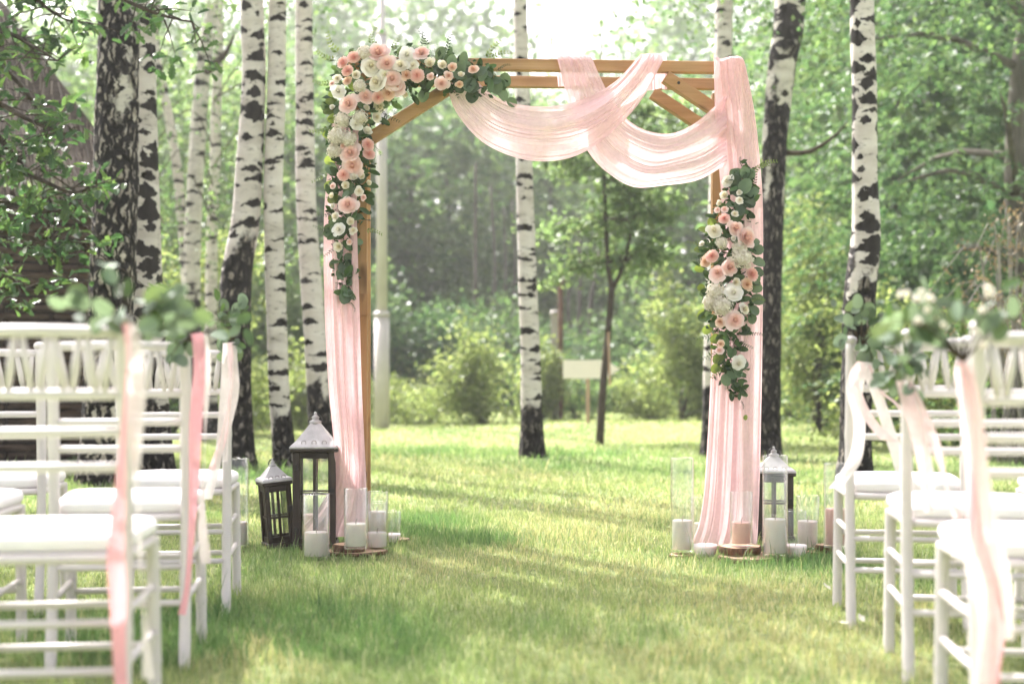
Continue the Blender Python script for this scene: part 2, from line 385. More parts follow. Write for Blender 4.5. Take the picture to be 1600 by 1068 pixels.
# grass and soil
def grass_mat():
    m, n, out = newmat('grass_blade')
    at = nd(n, 'ShaderNodeAttribute', attribute_name='tone').outputs['Fac']
    rnd = n.nodes.new('ShaderNodeNewGeometry').outputs['Random Per Island']
    a = ramp(n, rnd, [(0, (.185, .26, .105)), (.45, (.27, .35, .15)), (.8, (.36, .425, .21)), (.93, (.45, .46, .30)), (1, (.55, .53, .41))])
    b = ramp(n, rnd, [(0, (.075, .16, .062)), (.5, (.12, .235, .09)), (.9, (.175, .30, .12)), (1, (.31, .36, .2))])
    col = mixc(n, math_(n, 'MAXIMUM', at, 0.0), a, b); col = mixc(n, math_(n, 'MAXIMUM', math_(n, 'MULTIPLY', at, -1.0), 0.0), col, ramp(n, rnd, [(0, (.34, .33, .18)), (.6, (.49, .46, .29)), (1, (.60, .56, .42))]))
    p = nd(n, 'ShaderNodeBsdfPrincipled', {'Base Color': col, 'Roughness': .42, 'Specular IOR Level': .45})
    t = nd(n, 'ShaderNodeBsdfTranslucent', {'Color': mixc(n, 1.0, col, (1.2, 1.15, .8), 'MULTIPLY')})
    mx = nd(n, 'ShaderNodeMixShader', {0: .5}); n.links.new(p.outputs[0], mx.inputs[1]); n.links.new(t.outputs[0], mx.inputs[2])
    n.links.new(mx.outputs[0], out.inputs[0]); return m
M['grass'] = grass_mat()
def soil_mat():
    m, n, out = newmat('lawn_soil'); co = objco(n)
    a = noise(n, co, 9.0, 6, .65); b = noise(n, co, .5, 4)
    col = ramp(n, a, [(.3, (.10, .105, .05)), (.55, (.19, .225, .095)), (.8, (.29, .30, .15))])
    col = mixc(n, ramp(n, b, [(.4, (0, 0, 0)), (.65, (1, 1, 1))]), col, (.17, .215, .09))
    p = nd(n, 'ShaderNodeBsdfPrincipled', {'Base Color': col, 'Roughness': .95, 'Specular IOR Level': .1})
    n.links.new(bump(n, a, .6, .03), p.inputs['Normal']); n.links.new(p.outputs[0], out.inputs[0]); return m
M['soil'] = soil_mat()

# ------------------------------------------------------------------ ground
def gz(x, y):
    x = np.asarray(x, float); y = np.asarray(y, float)
    far = np.clip((y - 9) / 8, 0, 1)
    return (.012 * np.sin(1.9 * x + .7) * np.sin(1.4 * y + 1.1) + far * (.05 * np.sin(.55 * x + .31 * y) + .035 * np.sin(.9 * y - .4 * x + 2)))
def build_ground():
    xs = np.concatenate([[-900, -300, -120, -60, -35], np.linspace(-22, 22, 120), [35, 60, 120, 300, 900]])
    ys = np.concatenate([[-300, -80, -20, -6], np.linspace(-3, 40, 150), [50, 70, 110, 250, 500, 1200]])
    Xg, Yg = np.meshgrid(xs, ys, indexing='ij'); Z = gz(Xg, Yg)
    V = np.stack([Xg, Yg, Z], -1).reshape(-1, 3); nx, ny = Xg.shape
    i, j = np.meshgrid(np.arange(nx - 1), np.arange(ny - 1), indexing='ij'); a = (i * ny + j).ravel()
    o = link('ground', np_mesh('ground', V, [np.stack([a, a + ny, a + ny + 1, a + 1], 1)], M['soil'], True)); tag(o, 'flat lawn ground under the grass', 'ground', kind='structure')
build_ground()

def fbm(x, y, s, seed=0):
    """cheap smooth value noise in numpy, 0..1"""
    def h(i, j): 
        v = np.sin(i * 127.1 + j * 311.7 + seed * 74.7) * 43758.5453
        return v - np.floor(v)
    t = 0; amp = .6; tot = 0
    for o in range(3):
        X_, Y_ = x * s * 2 ** o, y * s * 2 ** o; i, j = np.floor(X_), np.floor(Y_); fx, fy = X_ - i, Y_ - j
        fx = fx * fx * (3 - 2 * fx); fy = fy * fy * (3 - 2 * fy)
        t = t + amp * ((h(i, j) * (1 - fx) + h(i + 1, j) * fx) * (1 - fy) + (h(i, j + 1) * (1 - fx) + h(i + 1, j + 1) * fx) * fy); tot += amp; amp *= .5
    return t / tot

# clear spots where lanterns and slices stand (x, y, radius): the blades are shorter there
CLEAR = []
# lusher, taller darker tufts, and shade painted in as such blades: (px, py, radius m, strength)
LUSH_AND_SHADE = [(690, 815, .30, 1.0), (740, 845, .26, .9), (640, 835, .16, .9), (1260, 882, .28, .8), (1290, 872, .2, .7), (560, 1000, .30, .9), (470, 960, .35, .8), (400, 900, .22, .7),
        (640, 1030, .3, .7), (330, 960, .3, .9), (1150, 900, .2, .4), (850, 990, .22, .6), (1000, 1000, .25, .5), (540, 905, .2, .5), (250, 1010, .3, .8),
        (780, 705, 1.2, .6), (950, 715, 1.5, .6), (640, 700, 1.2, .7), (430, 745, .7, .8)]  # broad far band: tree shade put into the blades
DRY = [(900, 830, .5), (1000, 800, .5), (820, 870, .3), (1150, 935, .35), (1050, 1020, .3), (1250, 1010, .35), (1330, 1040, .3), (420, 1030, .22), (700, 885, .25), (980, 890, .3)]
def build_grass():
    rng = np.random.default_rng(3)
    bands = [(2.6, 5.6, 120000, .0028, .030), (5.6, 8.4, 150000, .0030, .027), (8.4, 13, 85000, .0060, .032), (13, 20, 55000, .011, .034), (20, 34, 45000, .022, .038)]
    Vs, T, Q, tone = [], [], [], []; base = 0
    for (d0, d1, n, wd, ht) in bands:
        y = np.sqrt(rng.uniform(d0 * d0, d1 * d1, n)); x = rng.uniform(-1, 1, n) * (.385 * y + .9)
        # gather part of the blades in tufts
        k = rng.random(n) < .55; cell = .055 * (1 if d1 < 9 else 2)
        gx, gy = np.round(x / cell), np.round(y / cell)
        jx = np.sin(gx * 12.9 + gy * 78.2) * 43758.5; jy = np.sin(gx * 39.3 + gy * 11.1) * 23421.6
        x = np.where(k, (gx + (jx - np.floor(jx)) - .5) * cell + rng.normal(0, cell * .22, n), x); y = np.where(k, (gy + (jy - np.floor(jy)) - .5) * cell + rng.normal(0, cell * .22, n), y)
        f = fbm(x, y, 1.1, 1); g = fbm(x, y, 3.3, 2)
        lush = np.clip((f - .52) * 3.2, 0, .75) * (.6 + .4 * g)
        lo = np.zeros(n)
        for (px, py, r_, s_) in LUSH_AND_SHADE:
            dd = F * HC / (py - HY); cx = X(px, dd)
            lo = np.maximum(lo, s_ * np.exp(-((x - cx) ** 2 + ((y - dd) / 1.5) ** 2) / (r_ * r_) * 1.2))
        lush = np.clip(lush + lo, 0, 1)  # random lushness plus listed tufts and painted shade
        h = ht * rng.lognormal(0, .38, n) * (.6 + .5 * g + .45 * lush)
        h = np.where(rng.random(n) < .02, h * 2.1, h) * (1 + .25 * lo)
        for (cx, cy_, r_) in CLEAR:
            q = np.hypot(x - cx, y - cy_) / r_; h = h * np.clip(q * 1.0 - .15, .12, 1)
        a = rng.uniform(0, 2 * np.pi, n); ca, sa = np.cos(a), np.sin(a)
        wv = wd * rng.uniform(.6, 1.4, n) * .5
        b = rng.uniform(0, 2 * np.pi, n); lean = h * rng.uniform(.08, .75, n); lx, ly = np.cos(b) * lean, np.sin(b) * lean
        z0 = gz(x, y) - .004
        v0 = np.stack([x - ca * wv, y - sa * wv, z0], 1); v1 = np.stack([x + ca * wv, y + sa * wv, z0], 1)
        v2 = np.stack([x + lx * .35 + ca * wv * .8, y + ly * .35 + sa * wv * .8, z0 + h * .58], 1); v3 = np.stack([x + lx * .35 - ca * wv * .8, y + ly * .35 - sa * wv * .8, z0 + h * .58], 1)
        v4 = np.stack([x + lx, y + ly, z0 + h * (1.0 - .3 * (lean / h) ** 2)], 1)
        Vs.append(np.stack([v0, v1, v2, v3, v4], 1).reshape(-1, 3)); i = base + 5 * np.arange(n)
        Q.append(np.stack([i, i + 1, i + 2, i + 3], 1)); T.append(np.stack([i + 3, i + 2, i + 4], 1)); base += 5 * n
        dry = np.clip((fbm(x, y, .8, 5) - .52) * 3.0, 0, .7) * np.clip((fbm(x, y, 4.5, 6) - .35) * 3, 0, 1)
        for (px, py, r_) in DRY:
            dd = F * HC / (py - HY); dry = np.maximum(dry, .75 * np.exp(-((x - X(px, dd)) ** 2 + ((y - dd) / 1.6) ** 2) / (r_ * r_)))
        dry = np.where(lo > .35, 0, dry); isdry = rng.random(n) < dry
        tone.append(np.repeat(np.where(isdry, -rng.uniform(.4, 1, n), np.clip(lush + rng.normal(0, .14, n), 0, 1)), 5))
    o = link('grass', np_mesh('grass', np.concatenate(Vs), [np.concatenate(Q), np.concatenate(T)], M['grass'], False, np.concatenate(tone)))
    tag(o, 'sunlit yellow green lawn grass with darker lush tufts and painted shade bands', 'grass', kind='stuff')

# ------------------------------------------------------------------ trees
def crom(pts, n):
    """smooth curve through points (any dimension), n samples"""
    P = [np.asarray(p, float) for p in pts]; P = [2 * P[0] - P[1]] + P + [2 * P[-1] - P[-2]]; out = []; m = len(P) - 3
    for k in range(n):
        t = k / (n - 1) * m; i = min(int(t), m - 1); u = t - i; a, b, c, d = P[i:i + 4]
        out.append(.5 * ((2 * b) + (c - a) * u + (2 * a - 5 * b + 4 * c - d) * u * u + (3 * b - a - 3 * c + d) * u ** 3))
    return out
def trunk_mesh(name, path, mat, rings=110, sides=28, rough_h=0.0, amp=.012, flare=1.25):
    """path: list of (x,y,z,r) local; bark uv in metres; furrowed relief below rough_h"""
    C4 = crom(path, rings); V = []; uvs = []; H = C4[0][2]
    rm = np.mean([c[3] for c in C4])
    for i, (x, y, z, r) in enumerate(C4):
        fl = 1 + (flare - 1) * math.exp(-max(0, z - H) / .16)
        for k in range(sides + 1):
            a = math.pi / 2 + 2 * math.pi * k / sides          # seam at the back
            n_ = mnoise.noise(Vector((math.cos(a) * 1.2 + x, math.sin(a) * 1.2, z * 1.5)))
            rr = r * fl * (1 + .05 * n_)
            k_ = min(1, max(0, (rough_h - z) / .6 + .3)) if rough_h else 0
            if k_: rr += amp * k_ * (mnoise.noise(Vector((math.cos(a) * 4.5, math.sin(a) * 4.5, z * 3.2 + 5))) + .6 * mnoise.noise(Vector((math.cos(a) * 11, math.sin(a) * 11, z * 7))))
            if fl > 1.01: rr += r * .10 * (fl - 1) / (flare - 1 + 1e-6) * math.sin(5 * a + x * 7)
            V.append((x + rr * math.cos(a), y + rr * math.sin(a), z)); uvs.append((k / sides * 2 * math.pi * rm, z))
    n1 = sides + 1
    fs = [(i * n1 + k, i * n1 + k + 1, (i + 1) * n1 + k + 1, (i + 1) * n1 + k) for i in range(rings - 1) for k in range(sides)]
    me = bpy.data.meshes.new(name); me.from_pydata(V, [], fs); me.materials.append(mat)
    ul = me.uv_layers.new(name='bark'); vi = np.zeros(len(me.loops), np.int32); me.loops.foreach_get('vertex_index', vi)
    ul.data.foreach_set('uv', np.asarray(uvs, np.float32)[vi].ravel()); me.shade_smooth(); me.update(); return me

def clumps(n, rx, ry, rz, center, shell=.55, rng=RNG, low=-1.0):
    """clump centres through an ellipsoid, denser towards its shell"""
    p = nrm(rng.normal(size=(n * 2, 3))); p = p[p[:, 2] > low][:n]
    return p * (shell + (1 - shell) * rng.random((len(p), 1)) ** .7) * np.array([rx, ry, rz]) * rng.uniform(.75, 1.12, (len(p), 1)) + np.array(center)
def fill(cc, per, sx, sz, rng=RNG):
    n = len(cc); sc = rng.uniform(.55, 1.35, (n, 1, 1))
    p = cc[:, None, :] + rng.normal(size=(n, per, 3)) * np.array([sx, sx, sz]) * sc
    return p.reshape(-1, 3)

def crown_mesh(name, cc, per, sx, sz, L, mat, asp=.6, up=.5, droop=0, seed=0):
    rng = np.random.default_rng(seed + 11); P = fill(cc, per, sx, sz, rng)
    V, q = leaves(P, L, asp, up, droop, rng=rng); return np_mesh(name, V, [q], mat)

BIRCH_CROWNS = []
def birch_crown(seed):
    rng = np.random.default_rng(seed); n = 190
    z = rng.uniform(-3.0, 4.2, n); rad = 1.9 * np.clip(1 - ((z - .2) / 4.6) ** 2, .12, 1) ** .7
    a = rng.uniform(0, 2 * np.pi, n); r_ = rad * np.sqrt(rng.uniform(.05, 1, n))
    cc = np.stack([np.cos(a) * r_, np.sin(a) * r_, z], 1)
    return crown_mesh('birch_crown_mesh', cc, 26, .17, .30, .062, M['leaf_mid'], .75, .2, .8, seed)
BIRCH_CROWNS = [birch_crown(s) for s in (1, 2)]
def twigs_mb(base, tips, r0=.02, sag=.1, sides=4):
    mb = MB()
    for t in tips:
        b = Vector(base); t = Vector(t); m_ = (b + t) / 2 + Vector((0, 0, sag)); mb.tube(crom([b, m_, t], 5), [r0, r0 * .8, r0 * .6, r0 * .4, r0 * .15], sides)
    return mb

def birch(label, d, pts, mat, top=11.0, rough_h=0.0, crown=True, cz=8.2, cs=1.0, cdx=0.0, group='birches standing around the arch', name='birch_tree', amp=.012, rings=110):
    """pts: (px, py, width px) from the top of the photo to the foot"""
    foot = pts[-1]; fx = X(foot[0], d); t = empty(name, (fx, d, float(gz(fx, d)) - .02), 0, label, 'tree', group)
    P = []
    for (px, py, wp) in reversed(pts):
        p = W(px, py, d); P.append((p.x - fx, 0.0, max(0.0, p.z), wp / F * d / 2))
    P[0] = (P[0][0], 0, 0.0, P[0][3])
    x1, z1, r1 = P[-1][0], P[-1][2], P[-1][3]; sl = (P[-1][0] - P[-2][0]) / max(.3, P[-1][2] - P[-2][2]) * .3
    for k in (1, 2, 3):
        z = z1 + (top - z1) * k / 3; P.append((x1 + sl * (z - z1) * .5, 0.0, z, max(.015, r1 * (1 - .31 * k))))
    link('trunk', trunk_mesh('birch_trunk', P, mat, rings, 28, rough_h, amp), t)
    if crown:
        k = len(BIRCH_CROWNS) and (int(abs(fx) * 10) % 2)
        o = link('crown', BIRCH_CROWNS[k], t, (x1 + cdx, 0, cz), (0, 0, fx * 3), cs)
        rng = random.Random(int(fx * 100)); mb = MB(); r_ = .03 if d < 16 else .012
        for i in range(16):
            a = rng.uniform(0, 6.28); z = cz + rng.uniform(-2.2, 2.5); l = rng.uniform(.7, 1.7) * cs
            b = Vector((x1 + cdx * .5, 0, z - .4)); e = Vector((x1 + cdx + math.cos(a) * l, math.sin(a) * l, z + rng.uniform(-.2, .6)))
            mb.tube(crom([b, (b + e) / 2 + Vector((0, 0, .2)), e], 5), [r_ * k for k in (1, .8, .6, .4, .15)], 5)
        mb.build('branch', M['twig'], t)
    return t

BM = {
 'a': birch_mat('birch_bark_furrowed', 4.3, 2.4, lean=0, seed=1.0, moss=.15, blotch=3.0, flake=.13),
 'b': birch_mat('birch_bark_blotched', .9, .8, seed=2.0, marks=1.0, blotch=2.2),
 'c': birch_mat('birch_bark_half_dark', 1.85, .45, seed=3.0, marks=1.1, blotch=1.7),
 'd': birch_mat('birch_bark_dashed', .50, .35, seed=4.0, marks=.95),
 'e': birch_mat('birch_bark_dashed_clean', .75, .4, seed=5.5, marks=.95),
 'f': birch_mat('birch_bark_chevron', .55, .22, seed=6.0),
 'g': birch_mat('birch_bark_mottled', 3.6, 1.8, seed=7.0, moss=.2, blotch=2.6),
 'h': birch_mat('birch_bark_dark_foot', 1.65, .6, seed=8.2, marks=1.15, blotch=2.1),
 'i': birch_mat('birch_bark_far', 1.9, .9, seed=9.0)}

t1 = birch('thick old birch with black furrowed bark rising behind the left chairs', 10.4, [(186, 0, 62), (183, 120, 64), (181, 250, 66), (178, 400, 68), (168, 560, 66), (158, 752, 70)], BM['a'], rough_h=9, amp=.02, cz=8.4, cs=.6, cdx=-.8)
t2 = birch('blotchy white birch right against the thick furrowed one', 10.9, [(216, 0, 52), (216, 150, 56), (221, 300, 56), (226, 430, 54), (234, 560, 50), (246, 742, 54)], BM['b'], cz=9.2, cs=.5, rough_h=.9)
t3 = birch('leaning birch, white above and black below, left of two slender birches', 12.0, [(394, 0, 36), (397, 110, 37), (390, 250, 41), (384, 340, 44), (369, 440, 48), (368, 560, 47), (373, 736, 50)], BM['c'], rough_h=1.5, cz=8.4, cs=.7)
t4 = birch('slender straight white birch with black dashes behind the small lantern', 12.0, [(434, 0, 27), (431, 160, 29), (427, 300, 30), (431, 450, 31), (436, 600, 32), (447, 734, 34)], BM['d'], rough_h=.6, cz=8.9, cs=.6)
t5 = birch('slender white birch just left of the left pink drape', 12.9, [(475, 0, 26), (476, 120, 28), (478, 300, 31), (487, 450, 33), (497, 600, 36), (505, 726, 40)], BM['e'], rough_h=.7, cz=7.3)
t6 = birch('lone white birch with black chevron scars seen through the arch', 13.9, [(813, 0, 21), (816, 120, 23), (819, 260, 26), (824, 420, 29), (829, 560, 31), (832, 715, 37)], BM['f'], rough_h=.4, cz=9.4, cs=.95, top=12)
t7 = birch('thin white birch mostly hidden behind the right pink drape', 14.3, [(1131, 0, 27), (1129, 100, 27), (1121, 260, 25), (1117, 420, 25), (1112, 560, 26), (1110, 710, 28)], BM['e'], cz=6.9, cs=.9)
t8 = birch('dark mottled birch bending outward right beside the right drape', 13.9, [(1234, 0, 48), (1222, 100, 44), (1210, 220, 38), (1207, 360, 34), (1203, 520, 34), (1201, 714, 37)], BM['g'], rough_h=3.4, amp=.010, cz=6.8, cdx=.9)
t9 = birch('white birch with black curved foot behind the right chairs', 10.7, [(1347, 0, 37), (1350, 120, 38), (1351, 260, 39), (1353, 360, 45), (1344, 450, 50), (1338, 560, 46), (1336, 754, 50)], BM['h'], rough_h=1.4, cz=8.4, cdx=.4)
# side limb of the dark mottled birch
mb = MB(); p0 = W(1216, 238, 13.9) - t8.location; p1 = W(1262, 238, 13.9) - t8.location; p2 = W(1302, 214, 13.8) - t8.location; p3 = W(1325, 190, 13.7) - t8.location
mb.tube(crom([p0, p1, p2, p3], 9), [.035, .03, .027, .024, .02, .017, .013, .01, .006], 7); mb.build('branch', M['twig'], t8, True)

# three birches further back on the left
tb1 = birch('far leaning birch forking behind the leaning birch', 17.5, [(332, 0, 18), (318, 100, 24), (309, 220, 25), (303, 330, 25), (300, 450, 26), (302, 680, 30)], BM['i'], crown=True, cz=5.0, cs=.95, top=8.5, rough_h=2, group='birches further back on the left', rings=70)
mb = MB(); mb.tube(crom([W(313, 120, 17.5) - tb1.location, W(335, 100, 17.4) - tb1.location, W(352, 84, 17.3) - tb1.location, W(366, 55, 17.2) - tb1.location], 8), [.07, .06, .055, .045, .04, .03, .02, .012], 7); mb.build('branch', M['twig'], tb1, True)
tb2 = birch('thin dark far birch leaning left between the thick birch and the far fork', 18.0, [(245, 80, 12), (258, 150, 14), (272, 230, 15), (283, 320, 16), (292, 450, 17), (296, 676, 20)], BM['i'], crown=True, cz=5.6, cs=.8, top=7.5, group='birches further back on the left', rings=60)
tb3 = birch('thin pale far birch just left of the leaning birch', 18.5, [(342, 60, 15), (338, 160, 16), (336, 260, 17), (331, 400, 18), (330, 670, 22)], BM['d'], crown=False, top=8, group='birches further back on the left', rings=60)

# ------------------------------------------------------------------ generic broadleaf trees of the wood
def broadleaf_crowns():
    out = {}
    rng = np.random.default_rng(21)
    for key, mat, L in (('dark', 'leaf_dark', .21), ('teal', 'leaf_teal', .21), ('mid', 'leaf_mid', .20), ('light', 'leaf_light', .19)):
        cc = np.concatenate([clumps(150, 2.2, 2.2, 3.3, (0, 0, 4.4), .55, rng), clumps(40, 1.6, 1.6, 1.6, (.8, .2, 2.5), .5, rng), clumps(30, 1.4, 1.4, 1.5, (-.9, -.3, 6.2), .5, rng)])
        out[key] = crown_mesh('broadleaf_crown', cc, 22, .33, .20, L, M[mat], .66, .7, .15, len(key) + ord(key[0]))
    return out
BC = broadleaf_crowns()
def tree_trunk(h, r, bend=.2, mat='bark_grey', seed=0):
    rng = random.Random(seed); mb = MB()
    pts = [(0, 0, 0)] + [(rng.uniform(-1, 1) * bend * k / 4, rng.uniform(-1, 1) * bend * k / 4, h * k / 4) for k in (1, 2, 3, 4)]
    c = crom(pts, 14); mb.tube(c, [r * (1.25 if i == 0 else 1) * (1 - .85 * i / 13) for i in range(14)], 9)
    for k in range(7):
        b = Vector(c[5 + k]); a = rng.uniform(0, 6.28); l = rng.uniform(.8, 1.6) * h / 7
        e = b + Vector((math.cos(a) * l, math.sin(a) * l, l * .6)); mb.tube(crom([b, (b + e) / 2 - Vector((0, 0, .08)), e], 5), [r * .4, r * .32, r * .25, r * .15, r * .05], 5)
    return mb.mesh('tree_trunk', M[mat], True)
TR = [tree_trunk(6.0, .16, .25, 'bark_grey', s) for s in (1, 2)] + [tree_trunk(6.0, .12, .25, 'bark_pale', 3)]
def broadleaf(label, px, d, h, wid, kind, tr=0, lift=0.0, group='trees of the wood behind the lawn', rz=None, name='broadleaf_tree'):
    x = X(px, d); t = empty(name, (x, d, -.03), 0, label, 'tree', group)
    s = h / 7.9; sw = wid / 4.6; rz = px * .37 if rz is None else rz
    link('trunk', TR[tr], t, None, (0, 0, rz), (s * 1.0, s * 1.0, s * (1 + lift / 6)))
    link('crown', BC[kind], t, (0, 0, lift), (0, 0, rz), (sw, sw, s)); return t
# the dark wood seen through the arch, from left to right
FW = [
 (300, 27, 7.2, 5.5, 'light', 0, .2, 'yellow green tree behind the far forked birch'),
 (395, 30, 8.5, 5.5, 'mid', 0, .2, 'mid green tree in the gap right of the leaning birch'),
 (470, 33, 8.5, 5.0, 'light', 0, .3, 'light green tree behind the two slender birches'),
 (545, 31, 7.6, 5.0, 'mid', 0, .2, 'green tree behind the left pink drape and grey pole'),
 (640, 33, 9.4, 5.4, 'mid', 1, .5, 'dense green tree right of the grey lamp pole'),
 (700, 36, 9.0, 5.6, 'mid', 0, .8, 'green tree left of the chevron scarred birch'),
 (775, 38, 9.6, 5.6, 'light', 1, 1.2, 'light green tree directly behind the chevron scarred birch'),
 (860, 40, 9.2, 5.4, 'mid', 0, 1.6, 'green tree above the rusty bent post'),
 (945, 40, 8.6, 5.4, 'light', 1, 1.8, 'light green tree behind the young forked tree'),
 (1030, 34, 7.6, 5.2, 'mid', 0, .2, 'green tree right of the arrow sign'),
 (1100, 31, 8.0, 5.2, 'mid', 1, .2, 'green tree left of the right pink drape'),
 (1180, 34, 9.6, 5.6, 'mid', 0, .3, 'green tree behind the right flower arrangement'),
 (1270, 30, 8.8, 5.4, 'mid', 1, .2, 'green tree between the mottled birch and the dark footed birch'),
 (205, 24, 7.4, 5.0, 'light', 1, .1, 'light green tree beside the thatched hut'),
]
for (px, d, h, wd, kd, tr, lf, lb) in FW: broadleaf(lb, px, d * 1.2, h * 1.12, wd * 1.25, kd, tr, lf * .25)
# slim trunks inside the wood
for i, (px, top, d, wpx, lean) in enumerate([(741, 300, 30, 9, 2), (770, 330, 33, 7, -3), (785, 360, 34, 6, 2), (799, 350, 34, 6, 1), (902, 400, 33, 10, 3), (919, 430, 33, 10, 14), (978, 420, 32, 9, 4), (987, 480, 31, 8, 6), (893, 410, 35, 7, -2)]):
    x = X(px, d); z = HC + (HY - top) / F * d + .6; t = tag(MB().tube(crom([(0, 0, -.1), (lean / F * d * .3 - .05 * math.sin(px), 0, z * .3), (lean / F * d * .6 + .09 * math.sin(px * 1.7), 0, z * .65), (lean / F * d * 1.2, 0, z)], 9), [wpx / F * d * k for k in (.62, .57, .53, .49, .45, .4, .35, .28, .2)], 8).build('slim_tree_trunk', M['bark_grey'], None, True, loc=(x, d, 0)), None, 'tree trunk', 'slim pale trunks inside the wood')
    t['label'] = ['slim pale trunk in the dark wood left of the lone birch', 'slim pale trunk deep in the wood close left of the lone birch', 'faint slim trunk touching the left edge of the lone birch', 'faint slim trunk hidden at the lone birch\'s left edge', 'pale trunk in the wood above the arrow sign\'s left end', 'leaning pale trunk in the wood above the arrow sign', 'pale trunk in the wood right of the young forked tree', 'pale leaning trunk just behind the arrow tip', 'thin trunk in the wood beside the rusty post'][i]

# far wood, one mass
def far_wood():
    rng = np.random.default_rng(5); n = 2400
    d = rng.uniform(66, 88, n); px = rng.uniform(-250, 1850, n); x = (px - 800) / F * d
    gap = np.exp(-((px - 893) / 62) ** 2) + .7 * np.exp(-((px - 90) / 60) ** 2)
    hmax = (21 + 1.5 * np.sin(px * .013) + 1.5 * np.sin(px * .041 + 1)) * (1 - .30 * np.clip(gap, 0, 1))
    z = hmax * rng.random(n) ** .95
    P = fill(np.stack([x, d, z], 1), 50, 1.2, .7, rng); P = P[P[:, 2] > 0]
    V, q = leaves(P, .50, .65, .5, .1, rng=rng)
    o = link('far_wood', np_mesh('far_wood', V, [q], M['leaf_mid'])); tag(o, 'pale hazy far wood rising behind the nearer trees', 'wood', kind='stuff')
far_wood()

# ------------------------------------------------------------------ right: feathery tree, shrubs, dry shrub
def feathery_tree():
    d = 17.5; x = X(1500, d); t = empty('feathery_tree', (x, d, -.03), 0, 'big feathery leaved green tree filling the right edge', 'tree')
    mb = MB(); rng = random.Random(4)
    trunk = crom([(0.9, 0, 0), (.85, 0, 1.5), (.7, 0, 3.0), (.75, 0, 4.6), (1.0, 0, 6.5), (1.2, .2, 9)], 16); mb.tube(trunk, [.2, .19, .18, .17, .16, .15, .15, .14, .13, .12, .11, .10, .09, .07, .05, .03], 10)
    limbs = []
    for k in range(26):
        b = Vector(trunk[3 + k % 11]); a = rng.uniform(0, 6.28); l = rng.uniform(1.2, 3.3)
        e = b + Vector((math.cos(a) * l, math.sin(a) * l * .8, rng.uniform(-.1, .9))); limbs.append((b, e)); mb.tube(crom([b, (b + e) / 2 + Vector((0, 0, .25)), e], 6), [.06, .05, .04, .03, .02, .006], 6)
    mb.build('trunk', M['bark_grey'], t, True)
    r2 = np.random.default_rng(9); Ps = []; Ds = []
    # compound fronds arranged in drooping layers
    n = 1050; cc = clumps(n, 3.3, 2.3, 3.9, (.2, 0, 4.2), .35, r2); cc = cc[cc[:, 2] > .3]
    for c in cc:
        a = math.atan2(c[1] * 1.0 + r2.normal() * .8, c[0] + r2.normal() * .8); L = r2.uniform(.35, .7); dr = np.array([math.cos(a), math.sin(a), r2.uniform(-.55, .15)]); sd_ = np.array([-math.sin(a), math.cos(a), 0])
        for k in range(11):
            s = k / 10; b = c + dr * L * s + np.array([0, 0, -.22 * L * s * s])
            for sg in (-1, 1):
                Ps.append(b + sd_ * sg * .055 * (1 - .4 * s) + r2.normal(size=3) * .012); Ds.append(sd_ * sg * .9 + dr * .5)
    Ps = np.array(Ps); V, q = leaves(Ps, .10, .36, 1.1, .12, dirs=np.array(Ds), rng=r2); link('crown', np_mesh('feathery_crown', V, [q], M['leaf_teal']), t)
    return t
feathery_tree()
broadleaf('tall pale green tree behind the feathery tree at the right edge', 1400, 24, 10.5, 6.0, 'mid', 0, .2)
broadleaf('dark green tree at the far right behind the dry shrub', 1640, 22, 9.5, 6.0, 'teal', 1, .1)
broadleaf('green tree in the right background behind the dark footed birch', 1345, 27, 8.8, 5.0, 'light', 1, .1)

def shrub(name, label, px, d, h, wid, mat, n=60, per=40, L=.075, stems=7, seed=0, group=None, asp=.6, top_taper=.5, cat='shrub', sx=.13, dep=.8):
    x = X(px, d); t = empty(name, (x, d, -.02), 0, label, cat, group); rng = np.random.default_rng(seed + 40)
    z = rng.random(n) ** .8 * h; rad = wid / 2 * np.clip(1.05 - top_taper * (z / h) ** 1.5, .1, 1) * np.sqrt(np.clip(z / h * 4 + .25, 0, 1))
    a = rng.uniform(0, 6.28, n); r_ = rad * np.sqrt(rng.uniform(.15, 1, n)); cc = np.stack([np.cos(a) * r_, np.sin(a) * r_ * dep, z], 1) * rng.uniform(.8, 1.12, (n, 1))
    lob = cc[rng.integers(n, size=9)]; pick = rng.integers(9, size=n); cc = np.where(rng.random((n, 1)) < .72, lob[pick] + rng.normal(size=(n, 3)) * np.array([wid * .12, wid * .12, h * .10]), cc); cc = cc[cc[:, 2] > .02]
    ex = []
    for _ in range(9):
        b0 = cc[rng.integers(len(cc))]; dv = np.array([b0[0] * .8 + rng.normal() * .1, rng.normal() * .1, h * rng.uniform(.18, .4)])
        ex += [b0 + dv * k / 4 for k in range(1, 5)]
    cc = np.concatenate([cc, np.array(ex)])
    link('crown', crown_mesh('shrub_crown', cc, per, sx, sx * .8, L, M[mat], asp, .4, .1, seed), t)
    mb = MB(); rr = random.Random(seed)
    for k in range(stems):
        i = rr.randrange(len(cc)); e = Vector(cc[i]); b = Vector((rr.uniform(-.08, .08), rr.uniform(-.08, .08), 0)); mb.tube(crom([b, Vector((e.x * .35, e.y * .35, e.z * .55)), e], 6), [.022, .019, .016, .012, .008, .003], 5)
    mb.build('stem', M['twig'], t, True); return t
shrub('birch_shrub', 'yellow green young birch shrub between the two right dark birches', 1278, 20, 2.95, 1.25, 'leaf_bush', 150, 34, .07, 6, 1, top_taper=.75, sx=.15)
shrub('bush', 'tall yellow green bush left of the lone birch', 757, 23, 1.35, 1.3, 'leaf_bush', 80, 40, .085, 9, 2, top_taper=.9)
shrub('bush', 'low rounded bush right of the grey lamp pole', 672, 24, .52, 1.1, 'leaf_bush', 45, 40, .06, 4, 3, top_taper=.4)
